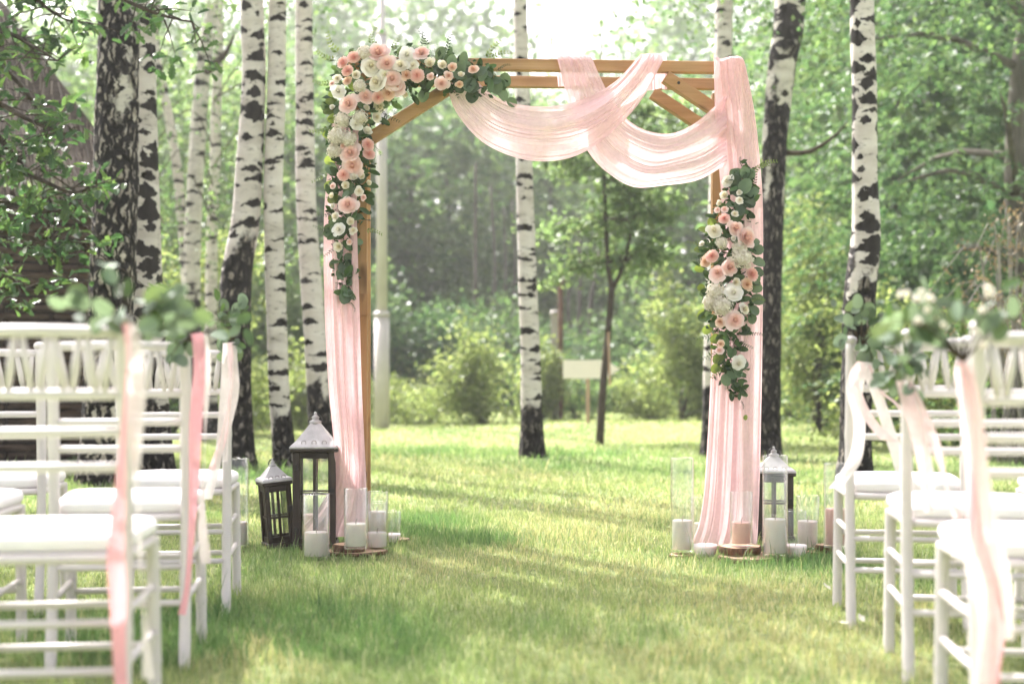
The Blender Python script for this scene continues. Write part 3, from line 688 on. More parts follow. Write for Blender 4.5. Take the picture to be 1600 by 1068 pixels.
shrub('bush', 'small bush at the foot of the grey lamp pole', 608, 24.5, .55, .7, 'leaf_bush', 30, 40, .06, 4, 4, top_taper=.4)
shrub('bush', 'low bush behind the arrow sign\'s post', 905, 25, .75, 1.5, 'leaf_mid', 60, 40, .07, 5, 5)
shrub('bush', 'bush right of the young forked tree', 1015, 25, .8, 1.2, 'leaf_bush', 50, 40, .07, 5, 6)
shrub('bush', 'broad tall bush just left of the right pink drape', 1065, 24, 2.0, 1.5, 'leaf_bush', 110, 40, .085, 7, 7, top_taper=.7)
shrub('bush', 'yellow green bush between the two slender birches', 465, 23, .85, 1.1, 'leaf_bush', 55, 40, .07, 5, 8)
shrub('bush', 'bush between the leaning birch and the slender one', 408, 23, .9, .9, 'leaf_bush', 55, 40, .07, 5, 9)
shrub('bush', 'bush seen between the lone birch and the rusty post', 850, 24, 1.1, .8, 'leaf_bush', 50, 40, .075, 5, 10, top_taper=.8)
shrub('bush', 'dark low bush right of the mottled birch\'s foot', 1245, 24, .9, 1.6, 'leaf_mid', 70, 40, .08, 5, 11)
shrub('bush', 'leafy bush behind the right chairs\' backs', 1440, 15, 1.45, 2.0, 'leaf_bush', 150, 40, .07, 9, 12, sx=.15)
shrub('bush', 'leafy bush at the right edge below the dry shrub', 1590, 14, 1.25, 1.6, 'leaf_mid', 110, 40, .07, 8, 13, sx=.15)
shrub('bush', 'bright leafy bush below the far forked birch', 318, 20, 2.3, 1.6, 'leaf_bush', 110, 40, .085, 8, 14, top_taper=.7, sx=.16)
shrub('bush', 'leafy bush behind the thick birch\'s right side', 262, 19, 1.6, 1.2, 'leaf_mid', 90, 40, .08, 8, 15, sx=.15)

for k, (px, d_, h_, w_, mt) in enumerate([(640, 29, 1.9, 3.4, 'leaf_teal'), (725, 31, 2.1, 3.4, 'leaf_mid'), (800, 32, 1.6, 3.0, 'leaf_teal'), (880, 33, 1.5, 3.0, 'leaf_mid'), (960, 32, 1.5, 3.0, 'leaf_teal'), (1040, 30, 2.2, 3.2, 'leaf_mid'), (1130, 29, 2.3, 3.4, 'leaf_mid'), (1215, 27, 2.4, 3.2, 'leaf_teal'), (540, 29, 2.0, 3.2, 'leaf_mid'), (450, 28, 2.2, 3.2, 'leaf_light'), (355, 26, 2.4, 3.2, 'leaf_light'), (1350, 21, 2.6, 2.4, 'leaf_mid'), (1500, 20, 2.4, 3.0, 'leaf_teal')]):
    shrub('thicket', ['thicket at the wood edge right of the lamp pole', 'thicket behind the tall yellow green bush', 'thicket behind the lone birch\'s foot', 'thicket behind the rusty post', 'thicket behind the young forked tree\'s trunk', 'thicket right of the arrow sign', 'thicket behind the right drape', 'dark thicket behind the mottled birch\'s foot', 'thicket behind the left drape', 'light thicket behind the two slender birches', 'light thicket behind the leaning birch\'s foot', 'thicket right behind the dark footed birch', 'dark thicket under the feathery tree'][k], px, d_, h_, w_, mt, 130, 34, .13, 6, 60 + k, 'thickets along the wood edge', sx=.26)
def dry_shrub():
    d = 13.0; x = X(1585, d); t = empty('dry_shrub', (x, d, -.02), 0, 'dry brown shrub with arching twigs at the right edge', 'shrub'); rng = random.Random(8); mb = MB(); tips = []
    for k in range(30):
        b = Vector((rng.uniform(-.2, .25), rng.uniform(-.15, .15), 0)); h = rng.uniform(1.1, 2.6); o = rng.uniform(-.9, .6); y = rng.uniform(-.4, .4)
        e = Vector((o, y, h * .8 - abs(o) * .3)); m_ = Vector((o * .45, y * .4, h)); c = crom([b, m_ * .6, Vector((m_.x, m_.y, h * .92)), e], 9); mb.tube(c, [.014, .013, .011, .010, .008, .007, .005, .004, .002], 5)
        tips += [Vector(q) for q in c[4:]]
    mb.build('stem', M['bark_pale'], t, True); P = np.array([tuple(p) for p in tips]); P = fill(P, 6, .06, .05, np.random.default_rng(2)); V, q = leaves(P, .05, .4, .2, .6); link('crown', np_mesh('dry_leaves', V, [q], M['leaf_dry']), t)
dry_shrub()

# ------------------------------------------------------------------ young forked tree with stake
def young_tree():
    d = 17.4; fx = X(937, d); t = empty('young_tree', (fx, d, float(gz(fx, d)) - .02), 0, 'young tree with a forked dark trunk right of the lone birch', 'tree'); o = Vector((fx, d, 0))
    def q(px, py, dd=0): return W(px, py, d + dd) - o
    mb = MB(); mb.tube(crom([Vector((0, 0, 0)), q(942, 600), q(951, 500), q(956, 440)], 10), [.055, .05, .048, .046, .044, .042, .04, .04, .04, .045], 9)
    mb.tube(crom([q(956, 442), q(950, 405), q(946, 330), q(944, 250), q(940, 120), q(938, 20)], 14), [.034, .032, .03, .028, .026, .025, .024, .022, .02, .018, .016, .013, .01, .006], 7)
    mb.tube(crom([q(957, 442), q(972, 412), q(982, 370), q(994, 310), q(1004, 200), q(1010, 100)], 14), [.032, .03, .028, .026, .024, .022, .02, .018, .016, .014, .012, .01, .008, .005], 7)
    mb.build('trunk', M['twig'], t, True)
    rng = np.random.default_rng(12); cc = []; mb = MB()
    rr = random.Random(5)
    for (sx, sy) in [(946, 330), (945, 270), (944, 230), (990, 330), (996, 290), (1000, 230), (951, 400), (976, 400), (942, 160), (1005, 170)]:
        for sg in (-1, 1):
            for _ in range(2):
                dx = sg * rr.uniform(30, 118); dy = rr.uniform(-25, 45); e = q(sx + dx, sy + dy, rr.uniform(-.5, .5)); b = q(sx, sy); mb.tube(crom([b, (b + e) / 2 + Vector((0, 0, .07)), e], 5), [.012, .01, .008, .006, .003], 4)
                for k in range(5): cc.append(np.array(b + (e - b) * (.35 + .16 * k)))
    mb.build('branch', M['twig'], t, True)
    P = fill(np.array(cc), 26, .15, .07, rng); V, f = leaves(P, .10, .6, .9, .25, rng=rng); link('crown', np_mesh('young_crown', V, [f], M['leaf_light']), t)
    s = MB().tube([Vector((X(952, d) - fx, -.08, .75)), Vector((X(950, d) - fx, -.07, 1.4))], .016, 6).build('support_stake', M['sign_post'], t)
young_tree()

# ------------------------------------------------------------------ lamp pole, posts, arrow sign
def lamp_pole():
    d = 22.5; t = empty('lamp_pole', (X(596.5, d), d, -.03), 0, 'tall stepped grey metal lamp pole behind the left drape', 'lamp pole'); z1 = HC + (HY - 491) / F * d; z2 = HC + (HY - 52) / F * d
    MB().lathe([(0, 0), (.125, 0), (.118, z1), (0, z1)], 20).build('lower_tube', M['pole'], t, True)
    MB().lathe([(.0, z1), (.132, z1), (.132, z1 + .05), (.09, z1 + .08), (0, z1 + .08)], 20).build('collar', M['pole'], t, True)
    MB().lathe([(0, z1 + .08), (.088, z1 + .08), (.082, z2), (0, z2)], 20).build('middle_tube', M['pole'], t, True)
    MB().lathe([(0, z2), (.09, z2), (.09, z2 + .04), (.05, z2 + .08), (.045, z2 + 3.0), (0, z2 + 3)], 16).build('upper_tube', M['pole'], t, True)
    MB().tube([(0, 0, z2 + 2.95), (.0, -.3, z2 + 3.2), (0, -.8, z2 + 3.25)], [.035, .03, .03], 8).box((0, -1.0, z2 + 3.24), (.2, .5, .1), bev=.03).build('lamp_head', M['pole'], t)
lamp_pole()
def rusty_post():
    d = 24; t = empty('rusty_post', (X(876, d), d, 0), 0, 'thin rusty steel post with a bent top left of the arrow sign', 'post'); z = HC + (HY - 440) / F * d
    MB().tube(crom([(0, 0, 0), (.0, 0, z * .5), (.0, 0, z - .1), (.02, 0, z + .02), (.09, 0, z + .03)], 14), .045, 8).build('post', M['rust'], t, True)
    MB().box((.06, 0, z + .05), (.16, .1, .05), bev=.02).build('cap', M['concrete'], t)
    t2 = empty('concrete_post', (X(866, d + .3), d + .3, 0), 0, 'pale concrete post touching the left of the rusty post', 'post'); z = HC + (HY - 494) / F * (d + .3)
    MB().bar((0, 0, 0), (0, 0, z), .11, .11).build('post', M['concrete'], t2); MB().lathe([(0, 0), (.07, 0), (.08, .06), (.05, .1), (0, .11)], 12, (0, 0, z)).build('cap', M['concrete'], t2, True)
rusty_post()
def arrow_sign():
    d = 21.5; x = X(922, d); t = empty('arrow_sign', (x, d, 0), 0, 'white arrow shaped sign board pointing right on a thin post', 'sign'); k = d / F; z0 = HC + (HY - 591) * k; z1 = HC + (HY - 562) * k
    pts = [((880 - 922) * k, z0), ((948 - 922) * k, z0), ((968 - 922) * k, (z0 + z1) / 2), ((948 - 922) * k, z1), ((880 - 922) * k, z1)]
    n = len(pts); V = [(a, -.015, b) for a, b in pts] + [(a, .015, b) for a, b in pts]; f = [tuple(range(n)), tuple(range(2 * n - 1, n - 1, -1))] + [(i, i + n, (i + 1) % n + n, (i + 1) % n) for i in range(n)]
    MB().add(V, f).build('board', M['sign'], t); MB().bar((-.03, .05, 0), (-.03, .05, z1 - .04), .05, .05).build('post', M['sign_post'], t)
arrow_sign()

# ------------------------------------------------------------------ thatched hut and oak branches on the left
def hut():
    d = 12.6; t = empty('thatched_hut', (X(142, d), d, 0), R(24), 'dark thatched hut with woven reed walls behind the left chairs', 'hut'); rng = random.Random(3)
    xr = 0.0; xl = xr - 5.2; zt = 2.45
    MB().box(((xl + xr) / 2, 1.6, zt / 2), (xr - xl - .08, 2.9, zt)).build('wall_core', M['wattle_dark'], t)
    rod = []
    for zz in range(34):                                       # woven reed rods on the front and the right side
        z = .03 + zz * .072; mb = MB()
        pts = [(xl + (xr - xl) * k / 40, .12 + .022 * math.sin(k * 1.57 + (zz % 2) * math.pi) + rng.uniform(-.006, .006), z + rng.uniform(-.01, .01)) for k in range(41)]
        mb.tube(pts, [.034 * rng.uniform(.85, 1.1) for _ in pts], 6)
        pts = [(xr - .02 + .02 * math.sin(k * 1.57 + (zz % 2) * math.pi), .1 + 2.9 * k / 20, z + rng.uniform(-.01, .01)) for k in range(21)]; mb.tube(pts, .034, 6)
        mb.build('reed_rod', M['wattle'], t, True)
    for k in range(14): MB().tube([(xl + .2 + k * .39, .12, 0), (xl + .2 + k * .39, .12, zt)], .03, 6).build('stake', M['wattle_dark'], t)
    # thatch roof: a thick slope with loose straw
    zr = 4.7; ov = .38
    def roof(u, v, off): # u along x 0..1, v 0 (eave) ..1 (ridge)
        hip = .75 * v
        xa, xb = xl - ov + hip * 1.2, xr + ov - hip * 1.65
        return Vector((xa + (xb - xa) * u, -ov + (1.95) * v, zt - .12 + (zr - zt) * v + off + .05 * math.sin(u * 23 + v * 5)))
    P = [[roof(i / 40, j / 14, .10) for j in range(15)] for i in range(41)]; MB().grid(P).build('roof', M['thatch'], t, True)
    side = [[Vector((xr + ov - .75 * (j / 14) * 1.65, -ov + 1.95 * j / 14 + (4.2 - 3.5 * j / 14) * i / 20, zt - .02 + (zr - zt) * j / 14)) for j in range(15)] for i in range(21)]; MB().grid(side).build('roof', M['thatch'], t, True)
    mb = MB()
    for k in range(5200):
        u, v = rng.random(), rng.random() ** 1.6; sidef = rng.random() < .35
        if not sidef: p = roof(u, v, .10); dn = Vector((rng.uniform(-.12, .12), -.62, -.72))
        else:
            j = v; p = Vector((xr + ov - .75 * j * 1.65, -ov + 1.95 * j + (4.2 - 3.5 * j) * u, zt - .02 + (zr - zt) * j)); dn = Vector((.55, rng.uniform(-.12, .12), -.8))
        L = rng.uniform(.15, .4); e = p + dn.normalized() * L; nn = Vector((0, -.4, .5)) * .03 * rng.random(); s = Vector((.006, .004, 0))
        mb.add([p - s + nn, p + s + nn, e + s + nn * 1.5, e - s + nn * 1.5], [(0, 1, 2, 3)])
    tag(mb.build('straw', M['thatch_straw'], t), kind='stuff')
def rodmat(name, a, b, sc): 
    m, n, out = newmat(name); co = objco(n); nz = noise(n, mapping(n, co, (sc, sc, sc * 5)), 1.0, 5, .6)
    p = nd(n, 'ShaderNodeBsdfPrincipled', {'Base Color': ramp(n, nz, [(.3, a), (.7, b)]), 'Roughness': .9, 'Specular IOR Level': .1}); n.links.new(bump(n, nz, .5, .02), p.inputs['Normal']); n.links.new(p.outputs[0], out.inputs[0]); return m
M['wattle'] = rodmat('woven_reed', (.035, .024, .017), (.115, .080, .057), 5); M['wattle_dark'] = rodmat('dark_reed', (.015, .011, .009), (.04, .03, .022), 5)
M['thatch'] = rodmat('thatch', (.035, .027, .022), (.10, .08, .064), 8)
M['thatch_straw'] = leaf_mat('straw', [(0, (.07, .055, .043)), (.7, (.20, .165, .13)), (1, (.32, .27, .22))], .15, tint=(1, 1, .9))
hut()

def oak():
    d = 9.4; t = empty('oak_tree', (-5.6, d + .3, 0), 0, 'oak whose leafy branches hang over the thatched hut from the left', 'tree'); o = Vector(t.location)
    # lobed oak leaf
    prof = [(0, .0), (.10, .05), (.16, .16), (.10, .22), (.22, .38), (.13, .45), (.27, .62), (.16, .70), (.20, .84), (.08, .92), (0, 1)]
    lv = [(x, 0, y) for x, y in prof] + [(-x, 0, y) for x, y in prof[1:-1]]
    n0 = len(prof); face_r = list(range(n0)); face_l = [0] + list(range(n0, n0 + n0 - 2)) + [n0 - 1]
    mb = MB(); mb.tube(crom([(0, 0, 0), (.1, 0, 1.6), (-.1, 0, 3.2), (.2, 0, 6), (.3, 0, 9)], 14), [.3, .26, .25, .24, .23, .22, .2, .18, .16, .14, .12, .1, .07, .04], 12); mb.build('trunk', M['bark_grey'], t, True)
    rng = random.Random(14); cents = []
    limbs = [[(-120, -60), (-40, 20), (30, 60), (90, 95)], [(-160, 60), (-40, 80), (20, 120), (60, 175), (75, 225)], [(-160, 130), (-30, 150), (50, 190), (120, 215)], [(-160, 240), (-20, 250), (50, 275), (110, 300), (150, 290)],
             [(-160, 300), (-40, 310), (30, 320), (90, 330), (120, 310)], [(-160, 360), (-30, 360), (40, 370), (95, 385), (140, 380)], [(-160, 400), (-40, 400), (10, 430), (40, 450)], [(-120, -160), (60, -60), (150, -20), (240, 20), (300, 35)], [(-120, -120), (20, -40), (70, 10), (110, 35)], [(-140, 160), (-30, 190), (20, 240), (40, 260)]]
    mb = MB()
    for i, L in enumerate(limbs):
        dd = d + rng.uniform(-.6, .7); pts = [W(a, b, dd + rng.uniform(-.15, .15)) - o for a, b in L]; c = crom(pts, 16); mb.tube(c, [.028 * (1 - .9 * k / 15) + .002 for k in range(16)], 6)
        for k in range(3, 16):
            for _ in range(2):
                e = Vector(c[k]) + Vector((rng.gauss(0, .16), rng.gauss(0, .16), rng.gauss(-.03, .11))); mb.tube([Vector(c[k]), (Vector(c[k]) + e) / 2 + Vector((0, 0, .02)), e], [.006, .004, .002], 4); cents.append(e)
    mb.build('branch', M['twig'], t, True)
    V = []; f1 = []; r2 = np.random.default_rng(3)
    for c in cents:
        for _ in range(rng.randint(3, 7)):
            L = rng.uniform(.065, .115); dr = Vector((rng.gauss(0, 1), rng.gauss(0, 1), rng.gauss(-.25, .5))).normalized(); nn = Vector((rng.gauss(0, .6), rng.gauss(-.15, .6), 1)); nn = (nn - dr * nn.dot(dr)).normalized(); sd_ = dr.cross(nn); b = c + Vector((rng.gauss(0, .04), rng.gauss(0, .04), rng.gauss(0, .03))); n_ = len(V)
            for (x, _, y) in lv: V.append(b + sd_ * x * L * 1.15 + dr * y * L + nn * (abs(x) * .35 - .25 * y * y) * L)
            f1.append(tuple(n_ + k for k in face_r)); f1.append(tuple(n_ + k for k in face_l))
    me = bpy.data.meshes.new('oak_leaves'); me.from_pydata([tuple(v) for v in V], [], f1); me.materials.append(M['leaf_oak']); link('crown', me, t)
    # the upper crown, out of view; thickened and shifted to shade the left chairs
    cc = clumps(170, 2.5, 2.3, 2.0, (.9, -.2, 6.8), .3, r2); P = fill(cc, 44, .26, .2, r2); V, q = leaves(P, .13, .5, .6, .2, rng=r2); link('crown', np_mesh('oak_upper', V, [q], M['leaf_oak']), t)
oak()
# ------------------------------------------------------------------ wedding arch
AY = R(3.4); AC = Vector((.16, 6.65, 0.0)); DEP = .38; TOP = 2.287; XL, XR = -.86, .885; BW = .054
ARM = Matrix.Rotation(AY, 3, 'Z')
def A2W(x, y, z): return AC + ARM @ Vector((x, y, z))
def arch():
    t = empty('wedding_arch', AC, AY, 'honey brown wooden wedding arch with double frame and corner braces', 'wedding arch')
    for y in (0.0, DEP):
        for x in (XL, XR):
            MB().box((x, y, (TOP - BW) / 2 - .01), (BW, BW * .9, TOP - BW - .02), bev=.003).build('post', M['oak_z'], t)
        MB().box(((XL - .06 + XR + .028) / 2, y, TOP - BW / 2), (XR - XL + .088, BW * .8, BW), bev=.003).build('beam', M['oak_x'], t)
        if y == 0: MB().bar((-.36, y - .003, TOP - BW - .022), (XL + .045, y - .003, TOP - .375), .05, .058).build('brace', M['oak_x'], t)
        MB().bar((.56, y - .003, TOP - BW - .02), (XR - .045, y - .003, TOP - .255), .05, .058).build('brace', M['oak_x'], t)
    for x in (XL - .02, XR + .02):
        MB().box((x, DEP / 2, TOP - BW - .035), (BW * .8, DEP - .06, BW), bev=.003).build('side_beam', M['oak_y'], t)
        MB().box((x, DEP / 2, .35), (BW * .6, DEP - .06, BW), bev=.003).build('side_beam', M['oak_y'], t)
    for (bx_, bz) in ((-.44, TOP - .105), (-.76, TOP - .31), (.62, TOP - .105), (.80, TOP - .225)):
        MB().tube([(bx_, -.031, bz), (bx_, -.026, bz)], .007, 10).build('bolt', M['iron'], t)
    MB().box((XL + .004, -.031, 1.14), (.05, .012, .10), bev=.002).build('joint_plate', M['oak_z'], t)
arch()

# ------------------------------------------------------------------ fabric
def cloth(name, label, d0, eL, eR, nu, nv, folds, amp, mat, seed, group, ypos=0.0, fine=.5, parent=None, zig=.55, thick=True, cat='drape', bulge=0.0):
    """sheet between two edge curves given as (px, py, dy): dy = metres behind the distance d0"""
    rng = random.Random(seed)
    L = crom([(*W(a, b, d0 + c), ) for a, b, c in eL], nu); Rr = crom([(*W(a, b, d0 + c), ) for a, b, c in eR], nu)
    ph = [rng.uniform(0, 6.28) for _ in range(8)]; P = []
    for i in range(nu):
        u = i / (nu - 1); l, r = L[i], Rr[i]; row = []; ac = r - l; wl = np.linalg.norm(ac)
        nrm_ = np.array([0, -1, 0]) + 0 * ac
        for j in range(nv):
            v = j / (nv - 1); wq = v + .05 * mnoise.noise(Vector((v * 3 + seed, u * 2.2, 3.1)))
            def nz(f, k): return mnoise.noise(Vector((wq * folds * f + k, u * (.9 + .12 * f) + k, seed * 1.7 + k)))
            s1 = nz(2.6, 0); s2 = nz(6.3, 5); s3 = nz(15.0, 9); s4 = nz(31.0, 13)
            s1 = math.copysign(abs(s1) ** .75, s1)
            vv = v + zig * .09 / folds * nz(4.0, 21) * math.sin(math.pi * v)
            off = amp * (1.9 * s1 + fine * (1.9 * s2 + 1.0 * s3 + .42 * s4)) + bulge * math.sin(math.pi * v) * math.sin(math.pi * u)
            p = l + ac * vv + nrm_ * off
            p = p + np.array([0, 0, .004 * math.sin(9 * u + 7 * v + ph[6])]); row.append(tuple(p))
        P.append(row)
    o0 = Vector(P[-1][nv // 2]); o0.z = 0 if min(p[2] for p in P[-1]) < .3 else min(p[2] for p in P[-1])
    P = [[(a - o0.x, b - o0.y, c - o0.z) for a, b, c in r] for r in P]
    o = MB().grid(P).build(name, mat, None, True, loc=o0); return tag(o, label, cat, group)
PG = 'pink tulle on the arch'
DF = 6.60
cloth('tulle_drape', 'long pink tulle panel hanging down the left post to the grass', DF - .05, [(520, 180, 0), (512, 260, 0), (506, 350, 0), (507, 480, 0), (513, 600, 0), (521, 690, 0), (520, 750, .06), (497, 795, .2), (470, 826, .26), (462, 836, .28)],
      [(562, 180, -.04), (559, 260, -.04), (558, 350, -.045), (562, 480, -.045), (565, 600, -.045), (569, 690, -.045), (572, 750, -.045), (573, 795, -.045), (574, 828, -.05), (575, 842, -.06)], 110, 150, 1.9, .020, M['tulle_thick'], 3, PG, fine=.30)
cloth('tulle_drape', 'long pink tulle panel falling over the right post to the grass', 6.67, [(1119, 175, .14), (1117, 110, .10), (1116, 92, .06), (1115, 91, -.05), (1115, 105, -.065), (1117, 180, -.06), (1124, 270, -.05), (1127, 330, -.05), (1120, 440, -.05), (1112, 560, -.05), (1106, 680, -.06), (1100, 770, -.07), (1092, 820, -.1), (1080, 850, -.14)],
      [(1160, 175, .14), (1160, 110, .10), (1160, 92, .06), (1162, 91, -.05), (1167, 105, -.065), (1181, 180, -.05), (1190, 270, -.04), (1193, 330, -.04), (1193, 440, -.04), (1192, 560, -.04), (1190, 680, -.04), (1188, 770, -.05), (1186, 820, -.05), (1184, 850, -.06)], 130, 170, 2.1, .019, M['tulle_thick'], 8, PG, fine=.32)
cloth('tulle_swag', 'pink tulle swag sweeping from the flowers up to the middle of the beam', 6.56, [(745, 128, .03), (770, 150, 0), (805, 164, -.02), (850, 168, -.03), (893, 161, -.03), (930, 146, -.03), (962, 126, -.03), (984, 104, -.02), (997, 90, 0), (1002, 88, .09), (1006, 112, .17), (1008, 140, .19)],
      [(698, 132, .03), (712, 176, 0), (752, 222, -.03), (808, 247, -.05), (862, 251, -.06), (910, 238, -.06), (955, 207, -.05), (1000, 160, -.04), (1034, 100, -.01), (1040, 86, .09), (1042, 112, .17), (1042, 140, .19)], 120, 170, 1.9, .014, M['tulle'], 5, PG, fine=.42, bulge=.05)
cloth('tulle_swag', 'pink tulle swag falling from the beam and curving across to the right post', 6.62, [(918, 135, .22), (920, 110, .18), (922, 92, .09), (924, 90, -.01), (934, 112, -.03), (948, 140, -.03), (966, 168, -.02), (988, 191, -.02), (1018, 205, -.02), (1052, 208, -.02), (1086, 193, -.02), (1112, 172, -.02), (1135, 150, 0)],
      [(872, 135, .22), (870, 110, .18), (869, 92, .09), (870, 90, -.01), (876, 112, -.03), (886, 152, -.03), (902, 200, -.03), (922, 240, -.04), (950, 270, -.05), (990, 293, -.06), (1040, 291, -.06), (1090, 283, -.05), (1135, 258, -.02)], 130, 170, 1.8, .014, M['tulle'], 9, PG, fine=.42, bulge=.04)

# ------------------------------------------------------------------ flowers and leaves
def rose_mesh(seed, mat, openness=1.0, rings=((2, .07, .60), (3, .15, .66), (4, .27, .68), (5, .42, .66), (6, .60, .58), (6, .79, .44), (7, .99, .24))):
    rng = random.Random(seed); mb = MB()
    for (n, r, zt) in rings:
        a0 = rng.uniform(0, 6.28)
        for k in range(n):
            ac = a0 + 2 * math.pi * k / n + rng.uniform(-.15, .15); ha = math.pi / n * 1.45; tilt = rng.uniform(.76, 1.2) if r > .7 else rng.uniform(.88, 1.1); zj = rng.uniform(-.06, .06) * min(1, r * 2); P = []
            for i in range(5):
                t = i / 4; row = []
                for j in range(5):
                    s = -1 + j / 2; tt = t * (1 - .16 * s * s); a = ac + s * ha * (.55 + .45 * math.sin(math.pi * min(1, .25 + .6 * t)))
                    rr = (.05 + (r * tilt - .05) * tt ** .75) * (1 + .05 * s); curl = (.16 * r if r > .3 else -.22 * r) * max(0, t - .55) / .45 * openness
                    z = -.25 + (zt + .25) * tt ** (1.1 if r > .6 else .8) - curl * (1.1 if r > .4 else .2)
                    row.append(((rr + curl) * math.cos(a), (rr + curl) * math.sin(a), z + zj * t + .02 * math.sin(3 * s + seed)))
                P.append(row)
            mb.grid(P)
    mb.lathe([(.0, .60), (.06, .60), (.12, .56), (.17, .46), (.20, .2), (.1, -.2)], 10)
    return mb.mesh('rose', mat, True)
def carnation_mesh(seed, mat):
    rng = random.Random(seed); mb = MB()
    for (r, z0, z1, fr) in ((.25, .2, .72, 7), (.42, .15, .66, 9), (.6, .08, .56, 11), (.78, 0, .42, 13), (.95, -.08, .24, 15)):
        ph = rng.uniform(0, 6.28); N = 40; P = []
        for i in range(5):
            t = i / 4; row = []
            for k in range(N + 1):
                a = 2 * math.pi * k / N; wv = t * t * (.5 * math.sin(fr * a + ph) + .35 * math.sin(fr * 2.3 * a + ph * 2)); rr = .04 + (r - .04) * t + .10 * wv * r
                row.append((rr * math.cos(a), rr * math.sin(a), z0 + (z1 - z0) * t + .16 * wv * (1.1 - r * .5)))
            P.append(row)
        mb.grid(P)
    return mb.mesh('carnation', mat, True)
def hydrangea_mesh(seed, mat):
    rng = random.Random(seed); mb = MB()
    for k in range(62):
        z = 1 - 1.25 * (k + .5) / 62; a = k * 2.39996; rr = math.sqrt(max(0, 1 - z * z)); c = Vector((rr * math.cos(a), rr * math.sin(a), z)) * rng.uniform(.82, 1.05); nn = (c + Vector((rng.gauss(0, .25), rng.gauss(0, .25), rng.gauss(0, .25)))).normalized(); u = nn.orthogonal().normalized(); v = nn.cross(u)
        a0 = rng.uniform(0, 1.57); s = rng.uniform(.19, .28)
        for q in range(4):
            b = a0 + q * math.pi / 2; d1 = u * math.cos(b) + v * math.sin(b); d2 = nn.cross(d1); mb.add([c, c + d1 * s * .6 + d2 * s * .45 + nn * .05, c + d1 * s * 1.05 + nn * .02, c + d1 * s * .6 - d2 * s * .45 + nn * .05], [(0, 1, 2, 3)])
    mb.lathe([(0, .80), (.3, .74), (.57, .56), (.74, .3), (.80, 0), (.7, -.3), (.4, -.45), (0, -.5)], 12)
    return mb.mesh('hydrangea', mat)
FM = {}
for key in ('blush', 'cream', 'white', 'peach'):
    FM[key] = [rose_mesh(10 + k, M[key], 1.0 + .2 * k) for k in range(2)]
TIGHT = ((3, .14, .80), (4, .34, .84), (5, .58, .74), (6, .80, .50))
FM['bud'] = [rose_mesh(31, M['cream'], .5, TIGHT), rose_mesh(32, M['white'], .5, TIGHT)]
FM['coral'] = [carnation_mesh(1, M['coral']), carnation_mesh(2, M['coral'])]
FM['hyd'] = [hydrangea_mesh(1, M['white_flower']), hydrangea_mesh(2, M['white_flower'])]
KNAME = {'blush': 'blush_rose', 'cream': 'cream_rose', 'white': 'ivory_rose', 'peach': 'peach_rose', 'bud': 'rose_bud', 'coral': 'coral_carnation', 'hyd': 'white_hydrangea'}
def leaf_disc(name, mat, asp=.85, cup=.15):
    mb = MB(); N = 12; V = [(0, .5, -.02)]
    for k in range(N):
        a = 2 * math.pi * k / N; x = .5 * asp * math.cos(a); y = .5 + .5 * math.sin(a); x *= (1 - .18 * max(0, y - .5)); V.append((x, y, cup * abs(x) * 1.4 - .12 * (y - .5) ** 2))
    return mb.add(V, [(0, k + 1, (k + 1) % N + 1) for k in range(N)]).mesh(name, mat, True)
LM = {'pale': leaf_disc('pale_eucalyptus_leaf', None, .7), 'euca': leaf_disc('eucalyptus_leaf', None), 'oval': leaf_disc('oval_leaf', None, .5, .2), 'backlit_tint': leaf_disc('backlit_tint_leaf', None, .8)}
def leaf_solid(name, rgb, tr=.28, tint=(1.35, 1.3, .55)):
    m, n, out = newmat(name); rnd = nd(n, 'ShaderNodeObjectInfo').outputs['Random']
    col = ramp(n, rnd, [(0, tuple(c * .55 for c in rgb)), (.5, rgb), (1, tuple(c * 1.5 for c in rgb))]); col = mixc(n, math_(n, 'MULTIPLY', noise(n, objco(n), 4.0, 3), .35), col, tuple(c * .6 for c in rgb))
    p = nd(n, 'ShaderNodeBsdfPrincipled', {'Base Color': col, 'Roughness': .5, 'Specular IOR Level': .35}); t = nd(n, 'ShaderNodeBsdfTranslucent', {'Color': mixc(n, 1.0, col, tint, 'MULTIPLY')}); mx = nd(n, 'ShaderNodeMixShader', {0: tr})
    n.links.new(p.outputs[0], mx.inputs[1]); n.links.new(t.outputs[0], mx.inputs[2]); n.links.new(mx.outputs[0], out.inputs[0]); return m
LM['pale'].materials.append(leaf_solid('pale_grey_green_leaf', (.17, .235, .17), .4, (1.15, 1.15, .8))); LM['euca'].materials.append(leaf_solid('eucalyptus_grey_green', (.13, .19, .125), .3)); LM['oval'].materials.append(leaf_solid('dark_oval_leaf', (.075, .13, .058), .28)); LM['backlit_tint'].materials.append(leaf_solid('pale_backlit_leaf', (.20, .27, .095), .5))  # last leaf tone: sun from behind put into its colour
def orient(dirv, roll=0.0):
    return (Vector(dirv).to_track_quat('Z', 'Y') @ Euler((0, 0, roll)).to_quaternion()).to_euler()
def leaf_orient(along, nrm_v):
    y = Vector(along).normalized(); z = Vector(nrm_v); z = (z - y * z.dot(y)).normalized(); x = y.cross(z); return Matrix((x, y, z)).transposed().to_euler()
